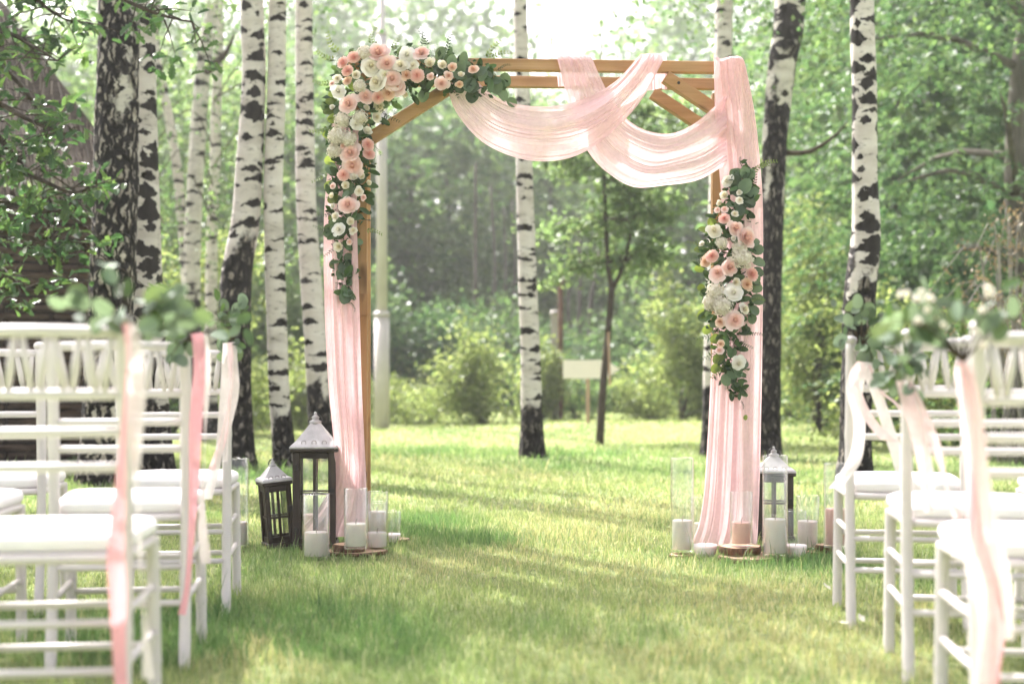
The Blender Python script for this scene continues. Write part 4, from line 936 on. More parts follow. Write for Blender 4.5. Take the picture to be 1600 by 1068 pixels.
def sprig_mesh(seed, L=.2, n=11, ls=.032, asp=.42, mat='sprig', pair=True):
    rng = random.Random(seed); mb = MB(); path = [Vector((.02 * math.sin(k * .5 + seed), L * k / 8, -.25 * L * (k / 8) ** 2)) for k in range(9)]; mb.tube(path, [.0022 * (1 - .08 * k) for k in range(9)], 4)
    for k in range(n):
        b = path[min(8, 1 + int(7 * k / n))]
        for sg in (-1, 1):
            d_ = Vector((sg * .8, .6, rng.uniform(-.2, .3))).normalized(); s = ls * (1.1 - .5 * k / n); u = d_.cross(Vector((0, 0, 1))).normalized()
            mb.add([b, b + d_ * s * .5 + u * s * asp * .5, b + d_ * s, b + d_ * s * .5 - u * s * asp * .5], [(0, 1, 2, 3)])
    return mb.mesh('sprig', M[mat])
SP = [sprig_mesh(1), sprig_mesh(2, .16, 9, .026), sprig_mesh(3, .22, 9, .04, .5, 'backlit_tint'), sprig_mesh(4, .2, 12, .03, .35, 'euca')]

def arrangement(name, label, base, flowers, leafspec, spine, d0, seed, sprigs, cat='flower arrangement'):
    """flowers: (px,py,r px,type); leaves: (px,py,size px,kind,dir deg or None); spine: (px,py,halfwidth px)"""
    rng = random.Random(seed); t = empty(name, base, 0, label, cat); o = Vector(base)
    def bulge(px, py):
        best = min(spine, key=lambda s: (s[0] - px) ** 2 + (s[1] - py) ** 2); q = min(1, math.hypot(best[0] - px, best[1] - py) / best[2]); return .035 + .085 * math.sqrt(max(0, 1 - q * q)), ((px - best[0]) / best[2], -(py - best[1]) / best[2])
    for (px, py, rp, ty) in flowers:
        b, (nx, nz) = bulge(px, py); dd = d0 - b; r = rp / F * dd * (1.07 if rp > 8.5 else 1.0) * rng.uniform(.92, 1.1); p = W(px, py, dd) - o
        dirv = Vector((nx * .75 + rng.gauss(0, .18), -1, nz * .55 + .18 + rng.gauss(0, .18)))
        me = rng.choice(FM[ty]); link(KNAME[ty], me, t, p, orient(dirv, rng.uniform(0, 6.28)), (r, r, r * (1.0 if ty != 'hyd' else .9)))
    # massed small greens between the flowers
    r2 = np.random.default_rng(seed + 70); cs = []
    for (sx_, sy_, hw_) in spine:
        for _ in range(int(hw_ * .9)):
            a = r2.uniform(0, 6.28); q = math.sqrt(r2.random()) * .92; cs.append(tuple(W(sx_ + math.cos(a) * hw_ * q, sy_ + math.sin(a) * hw_ * q, d0 - r2.uniform(-.03, .05) - .03 * (1 - q)) - o))
    V, q_ = leaves(fill(np.array(cs), 2, .015, .015, r2), .036, .55, .2, .1, rng=r2); tag(link('small_greens', np_mesh('small_greens', V, [q_], M['sprig2']), t), kind='stuff')
    # outer leaves
    for (px, py, sp_, kd, ang) in leafspec:
        b, (nx, nz) = bulge(px, py); dd = d0 - b * rng.uniform(.25, .82); s = sp_ / F * dd; a = math.atan2(nz, nx) + rng.gauss(0, .5) if ang is None else R(ang)
        al = Vector((math.cos(a), rng.uniform(-.5, .25), math.sin(a))); p = W(px, py, dd) - o - al * s * .5
        link('leaf', LM[kd], t, p, leaf_orient(al, Vector((rng.gauss(0, .45), -1, rng.gauss(.3, .45)))), s)
    # inner leaves behind the flowers
    for (px, py, ang, L, k) in sprigs:
        dd = d0 - .03 - rng.uniform(0, .05); a = R(ang); al = Vector((math.cos(a), rng.uniform(-.35, .1), math.sin(a)))
        link('sprig', SP[k], t, W(px, py, dd) - o, leaf_orient(al, Vector((rng.gauss(0, .3), -1, rng.gauss(.2, .3)))), L * .55)
    return t
def fillers(spine, n, seed, kinds, size):
    rng = random.Random(seed); out = []; wts = [s[2] for s in spine]
    for k in range(n):
        s = rng.choices(spine, wts)[0]; a = rng.uniform(0, 6.28); q = math.sqrt(rng.uniform(.0, 1.0)) * 1.02
        out.append((s[0] + math.cos(a) * s[2] * q, s[1] + math.sin(a) * s[2] * q, rng.uniform(*size), rng.choice(kinds), None))
    return out
FL = [(591, 84, 15, 'blush'), (604, 100, 14, 'blush'), (537, 99, 10, 'coral'), (553, 91, 10, 'coral'), (544, 112, 10, 'coral'), (556, 118, 8, 'bud'), (527, 123, 8, 'cream'), (570, 84, 12, 'hyd'), (579, 104, 12, 'cream'), (589, 129, 12, 'cream'),
      (613, 124, 14, 'blush'), (624, 137, 10, 'blush'), (607, 146, 10, 'peach'), (635, 87, 11, 'white'), (659, 83, 12, 'blush'), (672, 100, 10, 'bud'), (691, 103, 9, 'bud'), (626, 103, 11, 'cream'), (635, 118, 9, 'peach'), (652, 119, 11, 'coral'),
      (690, 131, 11, 'blush'), (720, 118, 7, 'bud'), (529, 143, 11, 'white'), (571, 152, 13, 'blush'), (545, 163, 14, 'blush'), (590, 152, 10, 'coral'), (592, 167, 11, 'cream'), (572, 170, 7, 'bud'), (588, 183, 8, 'cream'), (556, 195, 9, 'white'),
      (573, 206, 10, 'bud'), (535, 188, 12, 'hyd'), (527, 213, 14, 'hyd'), (545, 217, 12, 'hyd'), (523, 236, 12, 'hyd'), (574, 227, 11, 'coral'), (576, 242, 10, 'coral'), (548, 240, 15, 'blush'), (552, 259, 14, 'blush'), (537, 274, 10, 'coral'),
      (553, 278, 8, 'bud'), (540, 290, 8, 'bud'), (561, 299, 8, 'cream'), (544, 321, 15, 'blush'), (530, 359, 10, 'white'), (530, 385, 9, 'bud'), (563, 184, 10, 'hyd'), (602, 118, 9, 'cream'), (562, 135, 9, 'hyd'), (645, 103, 8, 'cream'), (548, 270, 6, 'bud')]
SL = [(770, 128, 16), (745, 122, 26), (715, 118, 32), (690, 112, 34), (660, 108, 36), (630, 112, 42), (600, 118, 48), (570, 125, 52), (550, 150, 44), (548, 185, 40), (547, 220, 38), (547, 250, 38), (546, 280, 36), (544, 310, 34), (541, 340, 30), (538, 370, 26), (538, 400, 20), (540, 430, 16), (543, 458, 14)]
def small_flowers(spine, n, seed, taken):
    rng = random.Random(seed); out = []; tries = 0
    while len(out) < n and tries < 4000:
        tries += 1; s_ = rng.choices(spine, [q[2] ** 1.5 for q in spine])[0]; a = rng.uniform(0, 6.28); q = math.sqrt(rng.random()) * .85; x, y, r = s_[0] + math.cos(a) * s_[2] * q, s_[1] + math.sin(a) * s_[2] * q, rng.uniform(4.5, 7.5)
        if all(math.hypot(x - t_[0], y - t_[1]) > (r + t_[2]) * .8 for t_ in taken + out): out.append((x, y, r, rng.choice(['bud', 'cream', 'blush', 'peach', 'bud', 'blush'])))
    return out
FL += small_flowers([q for q in SL if q[0] < 730 and q[1] < 400], 20, 3, FL)
LEAFL = fillers(SL, 215, 4, ['oval', 'oval', 'euca'], (15, 24))
# eucalyptus ends and bright leaves with back light painted into their colour
for (x, y, s, k, a) in [(790, 125, 24, 'euca', -60), (775, 135, 26, 'euca', -80), (760, 118, 22, 'euca', -20), (785, 148, 24, 'euca', -70), (800, 160, 18, 'euca', -40), (735, 133, 26, 'euca', -100), (738, 152, 26, 'euca', -95), (752, 112, 20, 'euca', 40), (728, 105, 20, 'euca', 60), (706, 95, 20, 'euca', 80), (768, 105, 18, 'oval', 20),
      (665, 135, 22, 'euca', -90), (662, 150, 22, 'euca', -110), (650, 158, 20, 'oval', -60), (620, 165, 20, 'oval', -30), (560, 128, 24, 'euca', -60), (548, 133, 20, 'backlit_tint', 120), (518, 160, 22, 'backlit_tint', 170), (514, 175, 20, 'backlit_tint', 190), (520, 150, 18, 'backlit_tint', 130), (520, 185, 20, 'backlit_tint', 200), (512, 210, 18, 'backlit_tint', 190),
      (516, 250, 20, 'backlit_tint', 200), (514, 290, 18, 'backlit_tint', 210), (520, 310, 20, 'backlit_tint', 220), (520, 340, 16, 'backlit_tint', 200), (585, 270, 20, 'oval', -20), (580, 290, 24, 'oval', -10), (578, 315, 22, 'oval', -40), (570, 330, 20, 'oval', -30), (565, 280, 18, 'euca', 30), (575, 190, 20, 'oval', -10), (600, 190, 22, 'oval', -30),
      (535, 410, 22, 'oval', -100), (545, 418, 22, 'oval', -70), (532, 430, 18, 'oval', -120), (548, 440, 20, 'oval', -60), (538, 455, 22, 'oval', -90), (528, 450, 16, 'oval', -140), (550, 462, 18, 'oval', -50), (540, 478, 14, 'oval', -100), (551, 497, 9, 'oval', -90), (556, 385, 22, 'oval', -40), (520, 370, 20, 'oval', 200), (548, 365, 24, 'oval', -60), (550, 340, 22, 'oval', -20)]: LEAFL.append((x, y, s, k, a))
rs = random.Random(6)
SPL = [(690 + 0, 85, 60, 1.0, 0), (665, 75, 100, .9, 0), (655, 72, 70, .9, 0), (760, 95, 60, 1.0, 2), (765, 92, 20, .9, 2), (530, 85, 120, 1.0, 2), (525, 95, 150, .9, 2), (580, 72, 80, .8, 2), (612, 80, 60, .8, 2), (545, 195, -110, .7, 1), (585, 225, -70, .7, 1), (700, 125, -60, .9, 0), (710, 110, -30, .9, 0), (775, 108, 10, .8, 1), (520, 330, 200, .8, 3), (516, 360, 170, .8, 3), (520, 385, 230, .8, 3),
       (545, 440, -95, .9, 1), (530, 440, -120, .7, 1), (548, 470, -70, .6, 1), (570, 360, -10, .7, 2), (600, 175, -40, .8, 0), (590, 160, -60, .7, 0), (735, 100, 80, .7, 3), (640, 130, -80, .7, 0), (518, 130, 170, .8, 2), (515, 200, 190, .8, 2), (515, 270, 200, .8, 2)]
arrangement('flower_arrangement', 'large corner arrangement of blush roses and greenery on the left post', tuple(W(545, 480, DF - .05)), FL, LEAFL, SL, DF - .045, 2, SPL)
FR = [(1137, 283, 9, 'white'), (1133, 306, 8, 'bud'), (1125, 318, 6, 'bud'), (1132, 343, 10, 'coral'), (1149, 357, 11, 'blush'), (1165, 372, 15, 'blush'), (1116, 361, 11, 'cream'), (1097, 382, 6, 'bud'), (1113, 401, 11, 'coral'), (1103, 409, 8, 'peach'), (1159, 403, 16, 'hyd'), (1139, 418, 12, 'blush'), (1122, 427, 12, 'blush'), (1149, 441, 8, 'bud'), (1173, 429, 11, 'coral'),
      (1167, 444, 9, 'peach'), (1146, 458, 12, 'white'), (1118, 454, 14, 'hyd'), (1128, 477, 14, 'hyd'), (1110, 472, 11, 'hyd'), (1163, 483, 9, 'cream'), (1148, 501, 13, 'blush'), (1153, 567, 9, 'white'), (1155, 388, 12, 'hyd'), (1128, 380, 9, 'hyd')]
SR = [(1163, 275, 12), (1160, 290, 22), (1152, 315, 28), (1145, 345, 36), (1140, 375, 44), (1140, 405, 46), (1140, 435, 46), (1140, 465, 44), (1138, 495, 40), (1138, 525, 32), (1140, 555, 28), (1146, 585, 22), (1152, 610, 14)]
FR += small_flowers(SR[2:11], 9, 5, FR)
LEAFR = fillers(SR, 150, 9, ['oval', 'euca', 'oval'], (14, 22))
for (x, y, s, k, a) in [(1150, 285, 26, 'euca', 100), (1165, 290, 26, 'euca', 60), (1175, 300, 24, 'euca', 20), (1155, 300, 26, 'euca', -60), (1170, 315, 24, 'euca', -40), (1160, 330, 24, 'oval', -20), (1170, 335, 24, 'oval', -30), (1148, 272, 20, 'euca', 130), (1185, 390, 20, 'euca', 30), (1186, 410, 22, 'euca', -10), (1184, 425, 20, 'euca', -30), (1182, 450, 20, 'euca', 0), (1184, 468, 22, 'euca', -20), (1178, 485, 22, 'euca', -60), (1175, 498, 18, 'euca', -80),
      (1100, 360, 20, 'backlit_tint', 160), (1112, 348, 18, 'backlit_tint', 120), (1092, 390, 16, 'backlit_tint', 180), (1092, 420, 18, 'backlit_tint', 190), (1095, 450, 16, 'backlit_tint', 200), (1098, 490, 18, 'backlit_tint', 210), (1100, 495, 20, 'euca', 200), (1105, 515, 18, 'backlit_tint', 220), (1118, 530, 22, 'backlit_tint', 200), (1122, 560, 20, 'backlit_tint', 220), (1118, 575, 18, 'backlit_tint', 230), (1135, 575, 22, 'euca', -90), (1145, 582, 22, 'euca', -80), (1160, 545, 20, 'oval', -10), (1165, 520, 22, 'oval', 0), (1128, 410, 18, 'euca', 90), (1110, 480, 18, 'euca', 200), (1155, 620, 12, 'oval', -90), (1165, 652, 9, 'backlit_tint', -100), (1150, 605, 16, 'oval', -60), (1160, 612, 16, 'oval', -30)]: LEAFR.append((x, y, s, k, a))
SPR = [(1165, 290, 80, .9, 0), (1172, 292, 65, .9, 0), (1175, 270, 30, .8, 2), (1185, 262, 20, .8, 2), (1160, 265, 95, .7, 1), (1150, 395, -60, .5, 1), (1105, 380, 170, .8, 2), (1100, 400, 190, .8, 3), (1110, 445, 210, .6, 1), (1100, 470, 190, .6, 3), (1110, 520, 200, .9, 3), (1120, 545, 220, .9, 3), (1130, 565, 230, .8, 2), (1145, 590, -80, .8, 1), (1155, 600, -70, .8, 1), (1150, 595, -95, .9, 1), (1160, 625, -90, .5, 1), (1165, 515, -20, .8, 0), (1155, 530, -40, .7, 0), (1172, 470, 10, .6, 2)]
arrangement('flower_arrangement', 'narrow arrangement of blush roses and eucalyptus on the right drape', tuple(W(1140, 630, DF)), FR, LEAFR, SR, 6.615, 5, SPR)

# ------------------------------------------------------------------ lanterns
def lantern(label, px, py, wpx, body_px, roof_px, yaw, lean=0.0, d=None, name='lantern', cross=.55):
    d = d or F * HC / (py - HY); s = d / F; w_ = wpx * s; hb = body_px * s; hr = roof_px * s; x = X(px, d)
    t = empty(name, (x, d, float(gz(x, d))), yaw, label, 'lantern', 'lanterns at the foot of the arch'); t.rotation_euler = (0, lean, yaw)
    CLEAR.append((x, d, w_ * .9)); h = w_ / 2; pw = w_ * .175; bt = .022
    MB().box((0, 0, bt / 2 + .004), (w_ * 1.06, w_ * 1.06, bt), bev=.003).build('base', M['old_x'], t)
    for sx in (-1, 1):
        for sy in (-1, 1):
            MB().box((sx * (h - pw / 2), sy * (h - pw / 2), bt + .004 + (hb - bt) / 2), (pw, pw, hb - bt - .002), bev=.003).build('corner_post', M['old_z'], t)
    k = h - pw / 2; il = w_ - 2 * pw
    for i, (ax, ay) in enumerate(((0, -1), (0, 1), (-1, 0), (1, 0))):
        mt = 'old_x' if ay else 'old_y'
        for z, th in ((bt + .004 + .015, .028), (hb - .016, .028)):
            MB().box((ax * k, ay * k, z), (il if ay else pw * .6, pw * .6 if ay else il, th), bev=.002).build('rail', M[mt], t)
        zc = bt + (hb - bt) * cross
        MB().box((ax * k, ay * k, zc), (il if ay else .008, .008 if ay else il, .010)).build('crossbar', M[mt], t)
        MB().box((ax * k * .992, ay * k * .992, (hb + bt) / 2), (.012 if ay else .010, .010 if ay else .012, hb - bt - .06)).build('mullion', M['old_z'], t)
        MB().box((ax * (k - .010), ay * (k - .010), (hb + bt) / 2), (il if ay else .003, .003 if ay else il, hb - bt - .05)).build('pane', M['glass'], t)
    MB().box((h - pw / 2, -h - .003, bt + (hb - bt) * .58), (.022, .006, .03), bev=.002).build('latch', M['iron'], t)
    for z in (.16, .84): MB().box((-h + pw / 2, -h - .003, bt + (hb - bt) * z), (.016, .006, .035), bev=.002).build('hinge', M['iron'], t)
    rw = w_ * 1.13 / 2; mb = MB(); mb.box((0, 0, hb + .008), (rw * 2, rw * 2, .016), bev=.004).build('roof_rim', M['old_x'], t)
    prof = [(1.0, .0), (1.015, .007), (.94, .016), (.76, hr * .30), (.56, hr * .55), (.36, hr * .80), (.20, hr)]; V = []
    for (f, z) in prof: V += [(-rw * f, -rw * f, hb + .016 + z), (rw * f, -rw * f, hb + .016 + z), (rw * f, rw * f, hb + .016 + z), (-rw * f, rw * f, hb + .016 + z)]
    fs = [(i * 4 + q, i * 4 + (q + 1) % 4, i * 4 + 4 + (q + 1) % 4, i * 4 + 4 + q) for i in range(len(prof) - 1) for q in range(4)] + [tuple(range(len(V) - 4, len(V)))]
    rf = MB().add(V, fs).build('roof', M['roof_white'], t); zt = hb + .016 + hr
    for q in (-.42, 0, .42):
        f = .83; c = Vector((q * rw, -rw * f - .004, hb + .016 + .016 + (hr * .30 - .016) * .62)); MB().tube(crom([c + Vector((.010 * math.cos(a), -.002, .010 * math.sin(a))) for a in [i * math.pi / 5 for i in range(11)]], 21), .0018, 4, False).build('stud_ring', M['roof_worn'], rf)
    MB().lathe([(0, -.004), (rw * .24, -.004), (rw * .25, rw * .09), (rw * .15, rw * .13), (rw * .13, rw * .19), (rw * .17, rw * .25), (rw * .08, rw * .33), (rw * .05, rw * .37), (rw * .075, rw * .42), (rw * .03, rw * .47), (0, rw * .48)], 16, (0, 0, zt)).build('finial', M['roof_white'], rf, True)
    MB().tube(crom([(rw * .3 * math.cos(a), -.01 + .01 * math.sin(a), zt + .006 + rw * .34 * math.sin(a)) for a in [i * math.pi / 8 for i in range(9)]], 18), .0028, 5).build('handle_ring', M['iron'], rf, True)
    return t
lantern('tall dark wood lantern with white roof beside the left drape', 493, 858, 66, 151, 38, R(4))
lantern('small leaning dark wood lantern with white roof left of the tall one', 436, 857, 42, 98, 24, R(24), R(-4.5), cross=.45)
lantern('dark wood lantern with white roof behind the right drape\'s candles', 1209, 842, 56, 100, 25, R(-6))

# ------------------------------------------------------------------ glass cylinders, candles, wood slices
ZB = {}
def slice_(label, px, py, wpx, hpx, z0=0.0, seed=0):
    d = F * (HC - z0) / (py - HY); r = wpx / 2 * d / F; h = hpx * d / F; x = X(px, d); rng = random.Random(seed); N = 40
    t = empty('wood_slice', (x, d, z0 + (float(gz(x, d)) if z0 == 0 else 0)), 0, label, 'wood slice', 'wood slices under the candles'); CLEAR.append((x, d, r * 1.1)) if z0 == 0 else None
    rad = [r * (1 + .05 * math.sin(2 * 2 * math.pi * k / N + seed) + .03 * math.sin(5 * 2 * math.pi * k / N + 2 * seed)) for k in range(N)]
    def ring(f, z, jit=0): return [(rad[k] * f * (1 + rng.uniform(-jit, jit)) * math.cos(2 * math.pi * k / N), rad[k] * f * (1 + rng.uniform(-jit, jit)) * math.sin(2 * math.pi * k / N), z) for k in range(N)]
    V = ring(.98, .001) + ring(1.0, h * .15, .02) + ring(1.02, h * .5, .02) + ring(1.0, h * .85, .02) + ring(.965, h * .985); f = [(i * N + k, i * N + (k + 1) % N, (i + 1) * N + (k + 1) % N, (i + 1) * N + k) for i in range(4) for k in range(N)]
    MB().add(V, f).build('bark', M['bark_slice'], t, True); MB().add(ring(.955, h) + ring(.955, h * .4) + [(0, 0, h)], [(k, (k + 1) % N, 2 * N) for k in range(N)] + [(N + k, N + (k + 1) % N, (k + 1) % N, k) for k in range(N)]).build('cut_face', M['slice_face'], t); return z0 + h
def slice_mats():
    m, n, out = newmat('slice_bark'); nz = noise(n, mapping(n, objco(n), (60, 60, 25)), 1.0, 5, .7); p = nd(n, 'ShaderNodeBsdfPrincipled', {'Base Color': ramp(n, nz, [(.3, (.03, .018, .012)), (.55, (.14, .075, .04)), (.8, (.30, .18, .11))]), 'Roughness': .9}); n.links.new(bump(n, nz, .9, .006), p.inputs['Normal']); n.links.new(p.outputs[0], out.inputs[0]); M['bark_slice'] = m
    m, n, out = newmat('slice_face'); wv = nd(n, 'ShaderNodeTexWave', {'Scale': 38.0, 'Distortion': 2.0, 'Detail': 2.0}, wave_type='RINGS', rings_direction='Z'); n.links.new(objco(n), wv.inputs['Vector']); p = nd(n, 'ShaderNodeBsdfPrincipled', {'Base Color': ramp(n, wv.outputs[0], [(0, (.42, .27, .16)), (1, (.60, .43, .30))]), 'Roughness': .8}); n.links.new(p.outputs[0], out.inputs[0]); M['slice_face'] = m
slice_mats()
def vase(label, px, py, wpx, top, candle=None, pink=False, z0=0.0, clabel=None, cw=.90):
    """clear cylinder standing at photo row py (foot) with its rim at row top; candle: row of the wax top"""
    d = F * (HC - z0) / (py - HY); s = d / F; r = wpx / 2 * s; h = (py - top) * s; x = X(px, d); zg = z0 if z0 else float(gz(x, d)); th = .0035
    t = empty('glass_cylinder', (x, d, zg), 0, label, 'glass vase', 'glass cylinders at the foot of the arch')
    if not z0: CLEAR.append((x, d, r * 1.1))
    MB().lathe([(0, .002), (r * .96, .002), (r, .008), (r, h - .002), (r - th * .5, h), (r - th, h - .002), (r - th, .014), (0, .012)], 40).build('glass_wall', M['glass'], t, True)
    if candle:
        hc = (py - candle) * s - .014; rc = (r - th) * cw
        c = empty('pillar_candle', (x, d, zg + .0145), 0, clabel, 'candle', 'pillar candles in the glass cylinders'); build_candle(c, rc, hc, pink)
    return d
def build_candle(c, rc, hc, pink):
    MB().lathe([(0, 0), (rc * .97, 0), (rc, .004), (rc, hc - .004), (rc * .96, hc), (rc * .8, hc - .003), (rc * .3, hc - .008), (0, hc - .008)], 32).build('wax', M['wax_pink' if pink else 'wax'], c, True)
    MB().tube([(0, 0, hc - .009), (.001, 0, hc + .008), (.006, 0, hc + .02)], .0022, 5).build('wick', M['wick'], c)
def low_candle(label, px, py, wpx, hpx, z0=0.0):
    d = F * (HC - z0) / (py - HY); s = d / F; x = X(px, d); c = empty('bowl_candle', (x, d, float(gz(x, d)) + .005), 0, label, 'candle', 'low candles on the grass'); r = wpx / 2 * s; h = hpx * s; CLEAR.append((x, d, r * 1.2))
    MB().lathe([(0, 0), (r * .62, 0), (r * .88, h * .35), (r, h * .8), (r * .98, h), (r * .85, h - .003), (0, h - .006)], 32).build('wax', M['wax'], c, True); MB().tube([(0, 0, h - .006), (.003, 0, h + .012)], .0016, 5).build('wick', M['wick'], c)
# left group
za = slice_('wide thin wood slice under the left candles', 556, 866, 92, 6, seed=1)
zb = slice_('small thick bark edged slice stacked on the wide one at left', 546, 862, 48, 13, za, 2)
slice_('thin wood slice at the right end of the left candle group', 618, 846, 44, 4, seed=3)
vase('glass cylinder half hidden behind the farthest left chair', 368, 858, 42, 719, 818, clabel='white candle in the glass behind the farthest left chair')
vase('glass cylinder with candle standing right before the tall lantern', 494, 874, 43, 772, 832, clabel='white slanted top candle before the tall lantern')
vase('glass cylinder on the small thick slice at left', 556, 857, 37, 762, 817, z0=zb, clabel='low white candle on the small thick slice at left')
vase('glass cylinder right of the thick slice with a low candle', 589, 858, 36, 768, 831, z0=za, clabel='low white candle at the right front of the left group')
vase('glass cylinder at the rear of the left group', 589, 845, 34, 786, 800, clabel='taller white candle at the rear of the left group')
vase('wide short glass cylinder at the right end of the left group', 612, 846, 30, 800, None)
low_candle('low candle at the right end of the left group', 612, 850, 28, 14)
vase('pale glass cylinder behind the tall lantern', 490, 838, 36, 780, 806, True, clabel='pink candle seen through the tall lantern')
# right group
z1 = slice_('thin slice under the tallest leftmost glass of the right group', 1064, 868, 40, 5, seed=4)
z2 = slice_('wide wood slice under the pink candle at right', 1170, 874, 100, 8, seed=5)
z3 = slice_('thick bark edged slice holding the pink candle', 1157, 864, 66, 12, z2, 6)
z4 = slice_('small wood slice right of the right lantern', 1280, 866, 40, 5, seed=7)
z5 = slice_('brick brown slice block stacked by the farthest right chair', 1292, 862, 34, 12, z4, 8)
vase('tall glass cylinder at the left end of the right group', 1066, 862, 37, 715, 812, z0=z1, clabel='white candle in the tall glass at the right group\'s left end')
vase('glass cylinder before the right drape\'s hem', 1098, 850, 37, 773, 814, clabel='white candle before the right drape\'s hem', cw=.8)
vase('glass cylinder holding the pink candle on the thick slice', 1158, 853, 35, 767, 815, True, z0=z3, clabel='pink candle on the thick slice before the right drape')
vase('tallest glass cylinder in front of the right lantern', 1211, 868, 39, 711, 810, z0=z2, clabel='tall white candle in front of the right lantern')
vase('short glass cylinder right of the right lantern\'s foot', 1242, 856, 35, 797, None)
vase('glass cylinder on the small slice right of the lantern', 1262, 858, 36, 774, 813, z0=z4, clabel='white candle on the small slice right of the lantern')
vase('tall glass cylinder touching the farthest right chair', 1306, 855, 38, 723, 794, True, z0=z5, clabel='pink candle beside the farthest right chair')
low_candle('low bowl shaped candle before the right drape', 1102, 870, 37, 20)
low_candle('low bowl shaped candle before the right lantern', 1243, 872, 35, 20)

# ------------------------------------------------------------------ chairs
def chair_parts():
    """local frame: front +y, back rest -y; returns list of (name, mesh)"""
    out = []; wp = M['white_paint']; hw = .180
    def bamboo(path, r, sides=12):
        c = crom(path, 34); rad = [r * (1.0 + .16 * max(0, 1 - abs(((k / 33) * 5.0) % 1 - .5) / .07)) for k in range(34)]; return MB().tube(c, rad, sides)
    for s in (-1, 1):
        out.append(('rear_leg', bamboo([(s * hw, -.245, 0), (s * hw, -.205, .22), (s * hw, -.185, .44), (s * hw, -.195, .68), (s * hw, -.225, .925)], .0160).mesh('rear_leg', wp, True)))
        out.append(('finial', MB().lathe([(0, -.004), (.016, -.004), (.020, .006), (.017, .014), (.008, .019), (0, .02)], 14, (s * hw, -.226, .925)).mesh('finial', wp, True)))
        out.append(('front_leg', bamboo([(s * .195, .185, 0), (s * .193, .183, .22), (s * .190, .180, .43)], .0160).mesh('front_leg', wp, True)))
    def yb(z): return float(np.interp(z, [0, .22, .44, .68, .925], [-.245, -.205, -.185, -.195, -.225]))
    out.append(('top_rail', MB().tube(crom([(-hw - .0, yb(.905), .905), (0, yb(.905) - .014, .908), (hw, yb(.905), .905)], 9), .0135, 10).mesh('top_rail', wp, True)))
    for z, r in ((.775, .0120), (.695, .0110), (.62, .0110)):
        out.append(('back_rail', MB().tube(crom([(-hw, yb(z), z), (0, yb(z) - .012, z), (hw, yb(z), z)], 9), r, 10).mesh('back_rail', wp, True)))
    for k in range(10):
        a = -.1485 + .033 * k; sg = .0085 * (1 if k % 2 else -1); a, b = a + sg, a - sg
        out.append(('spindle', MB().tube([(a, yb(.90) - .008, .895), ((a + b) / 2, yb(.84) - .008, .835), (b, yb(.78) - .008, .78)], [.0065, .0095, .0065], 8).mesh('spindle', wp, True)))
    for z in (.27, .17):
        out.append(('stretcher', MB().tube([(-.19, .182, z), (.19, .182, z)], .0095, 8).mesh('stretcher', wp, True))); out.append(('stretcher', MB().tube([(-hw, yb(z), z + .02), (hw, yb(z), z + .02)], .0095, 8).mesh('stretcher', wp, True)))
    for s in (-1, 1):
        for z in (.31, .20): out.append(('stretcher', MB().tube([(s * .192, .182, z), (s * hw, yb(z), z)], .0095, 8).mesh('stretcher', wp, True)))
    def slab(n, w0, w1, y0, y1, z0, z1, rr, puff, mat):
        N = 48; prof = []
        def sq(f, z):
            ring = []
            for k in range(N):
                a = 2 * math.pi * k / N; c, s_ = math.cos(a), math.sin(a); e = .28; cx = math.copysign(abs(c) ** e, c); cy_ = math.copysign(abs(s_) ** e, s_); hwid = (w0 + (w1 - w0) * (cy_ + 1) / 2) / 2
                ring.append((cx * hwid * f, (y0 + y1) / 2 + cy_ * (y1 - y0) / 2 * f, z))
            return ring
        rows = [sq(.6, z0), sq(.97, z0), sq(1.0, z0 + rr), sq(1.0, z1 - rr), sq(.975, z1 - rr * .3), sq(.9, z1 + puff * .35), sq(.6, z1 + puff * .85), sq(.25, z1 + puff)]
        V = [p for r_ in rows for p in r_]; f = [(i * N + k, i * N + (k + 1) % N, (i + 1) * N + (k + 1) % N, (i + 1) * N + k) for i in range(len(rows) - 1) for k in range(N)] + [tuple((len(rows) - 1) * N + k for k in range(N)), tuple(range(N - 1, -1, -1))]
        return MB().add(V, f).mesh(n, mat, True)
    out.append(('seat_frame', slab('seat_frame', .37, .42, -.205, .215, .415, .437, .005, 0.0, wp))); out.append(('cushion', slab('cushion', .36, .42, -.185, .222, .4385, .475, .012, .012, M['cushion'])))
    return out
CP = chair_parts()
def chair(label, rx, ry, yaw, side, group):
    """rear foot on the aisle side at (rx, ry); side +1: that foot is the chair's right one"""
    c = Matrix.Rotation(yaw, 2) @ Vector((side * .18, -.245)); t = empty('banquet_chair', (rx - c.x, ry - c.y, float(gz(rx, ry)) - .006), yaw, label, 'chair', group)
    for nm, me in CP: link(nm, me, t)
    return t
GL, GR = 'white chairs left of the aisle', 'white chairs right of the aisle'
chair('nearest white chair at the left edge with long pink ribbon on its post', X(190, 2.98), 2.98, R(7), 1, GL)
chair('middle white chair of the left aisle column with pink ribbon', X(288, 3.95), 3.95, R(8), 1, GL)
chair('farthest white chair of the left aisle column, beside the glass cylinder', X(353, 4.9), 4.9, R(8), 1, GL)
chair('white chair behind the near left chairs, second from aisle in the far row', X(60, 4.88), 4.88, R(8), 1, GL)
chair('white chair cut by the left edge, only its cushion corner showing', X(-24, 3.92), 3.92, R(8), 1, GL)
chair('nearest white chair at the right edge under small white dots', X(1532, 2.98), 2.98, R(-8), -1, GR)
chair('middle white chair of the right aisle column', X(1420, 3.76), 3.76, R(-10), -1, GR)
chair('farthest white chair of the right aisle column, with white ribbons blowing left', X(1330, 4.56), 4.56, R(-9), -1, GR)
chair('white chair cut by the right edge, only its cushion corner showing', X(1640, 4.62), 4.62, R(-9), -1, GR)

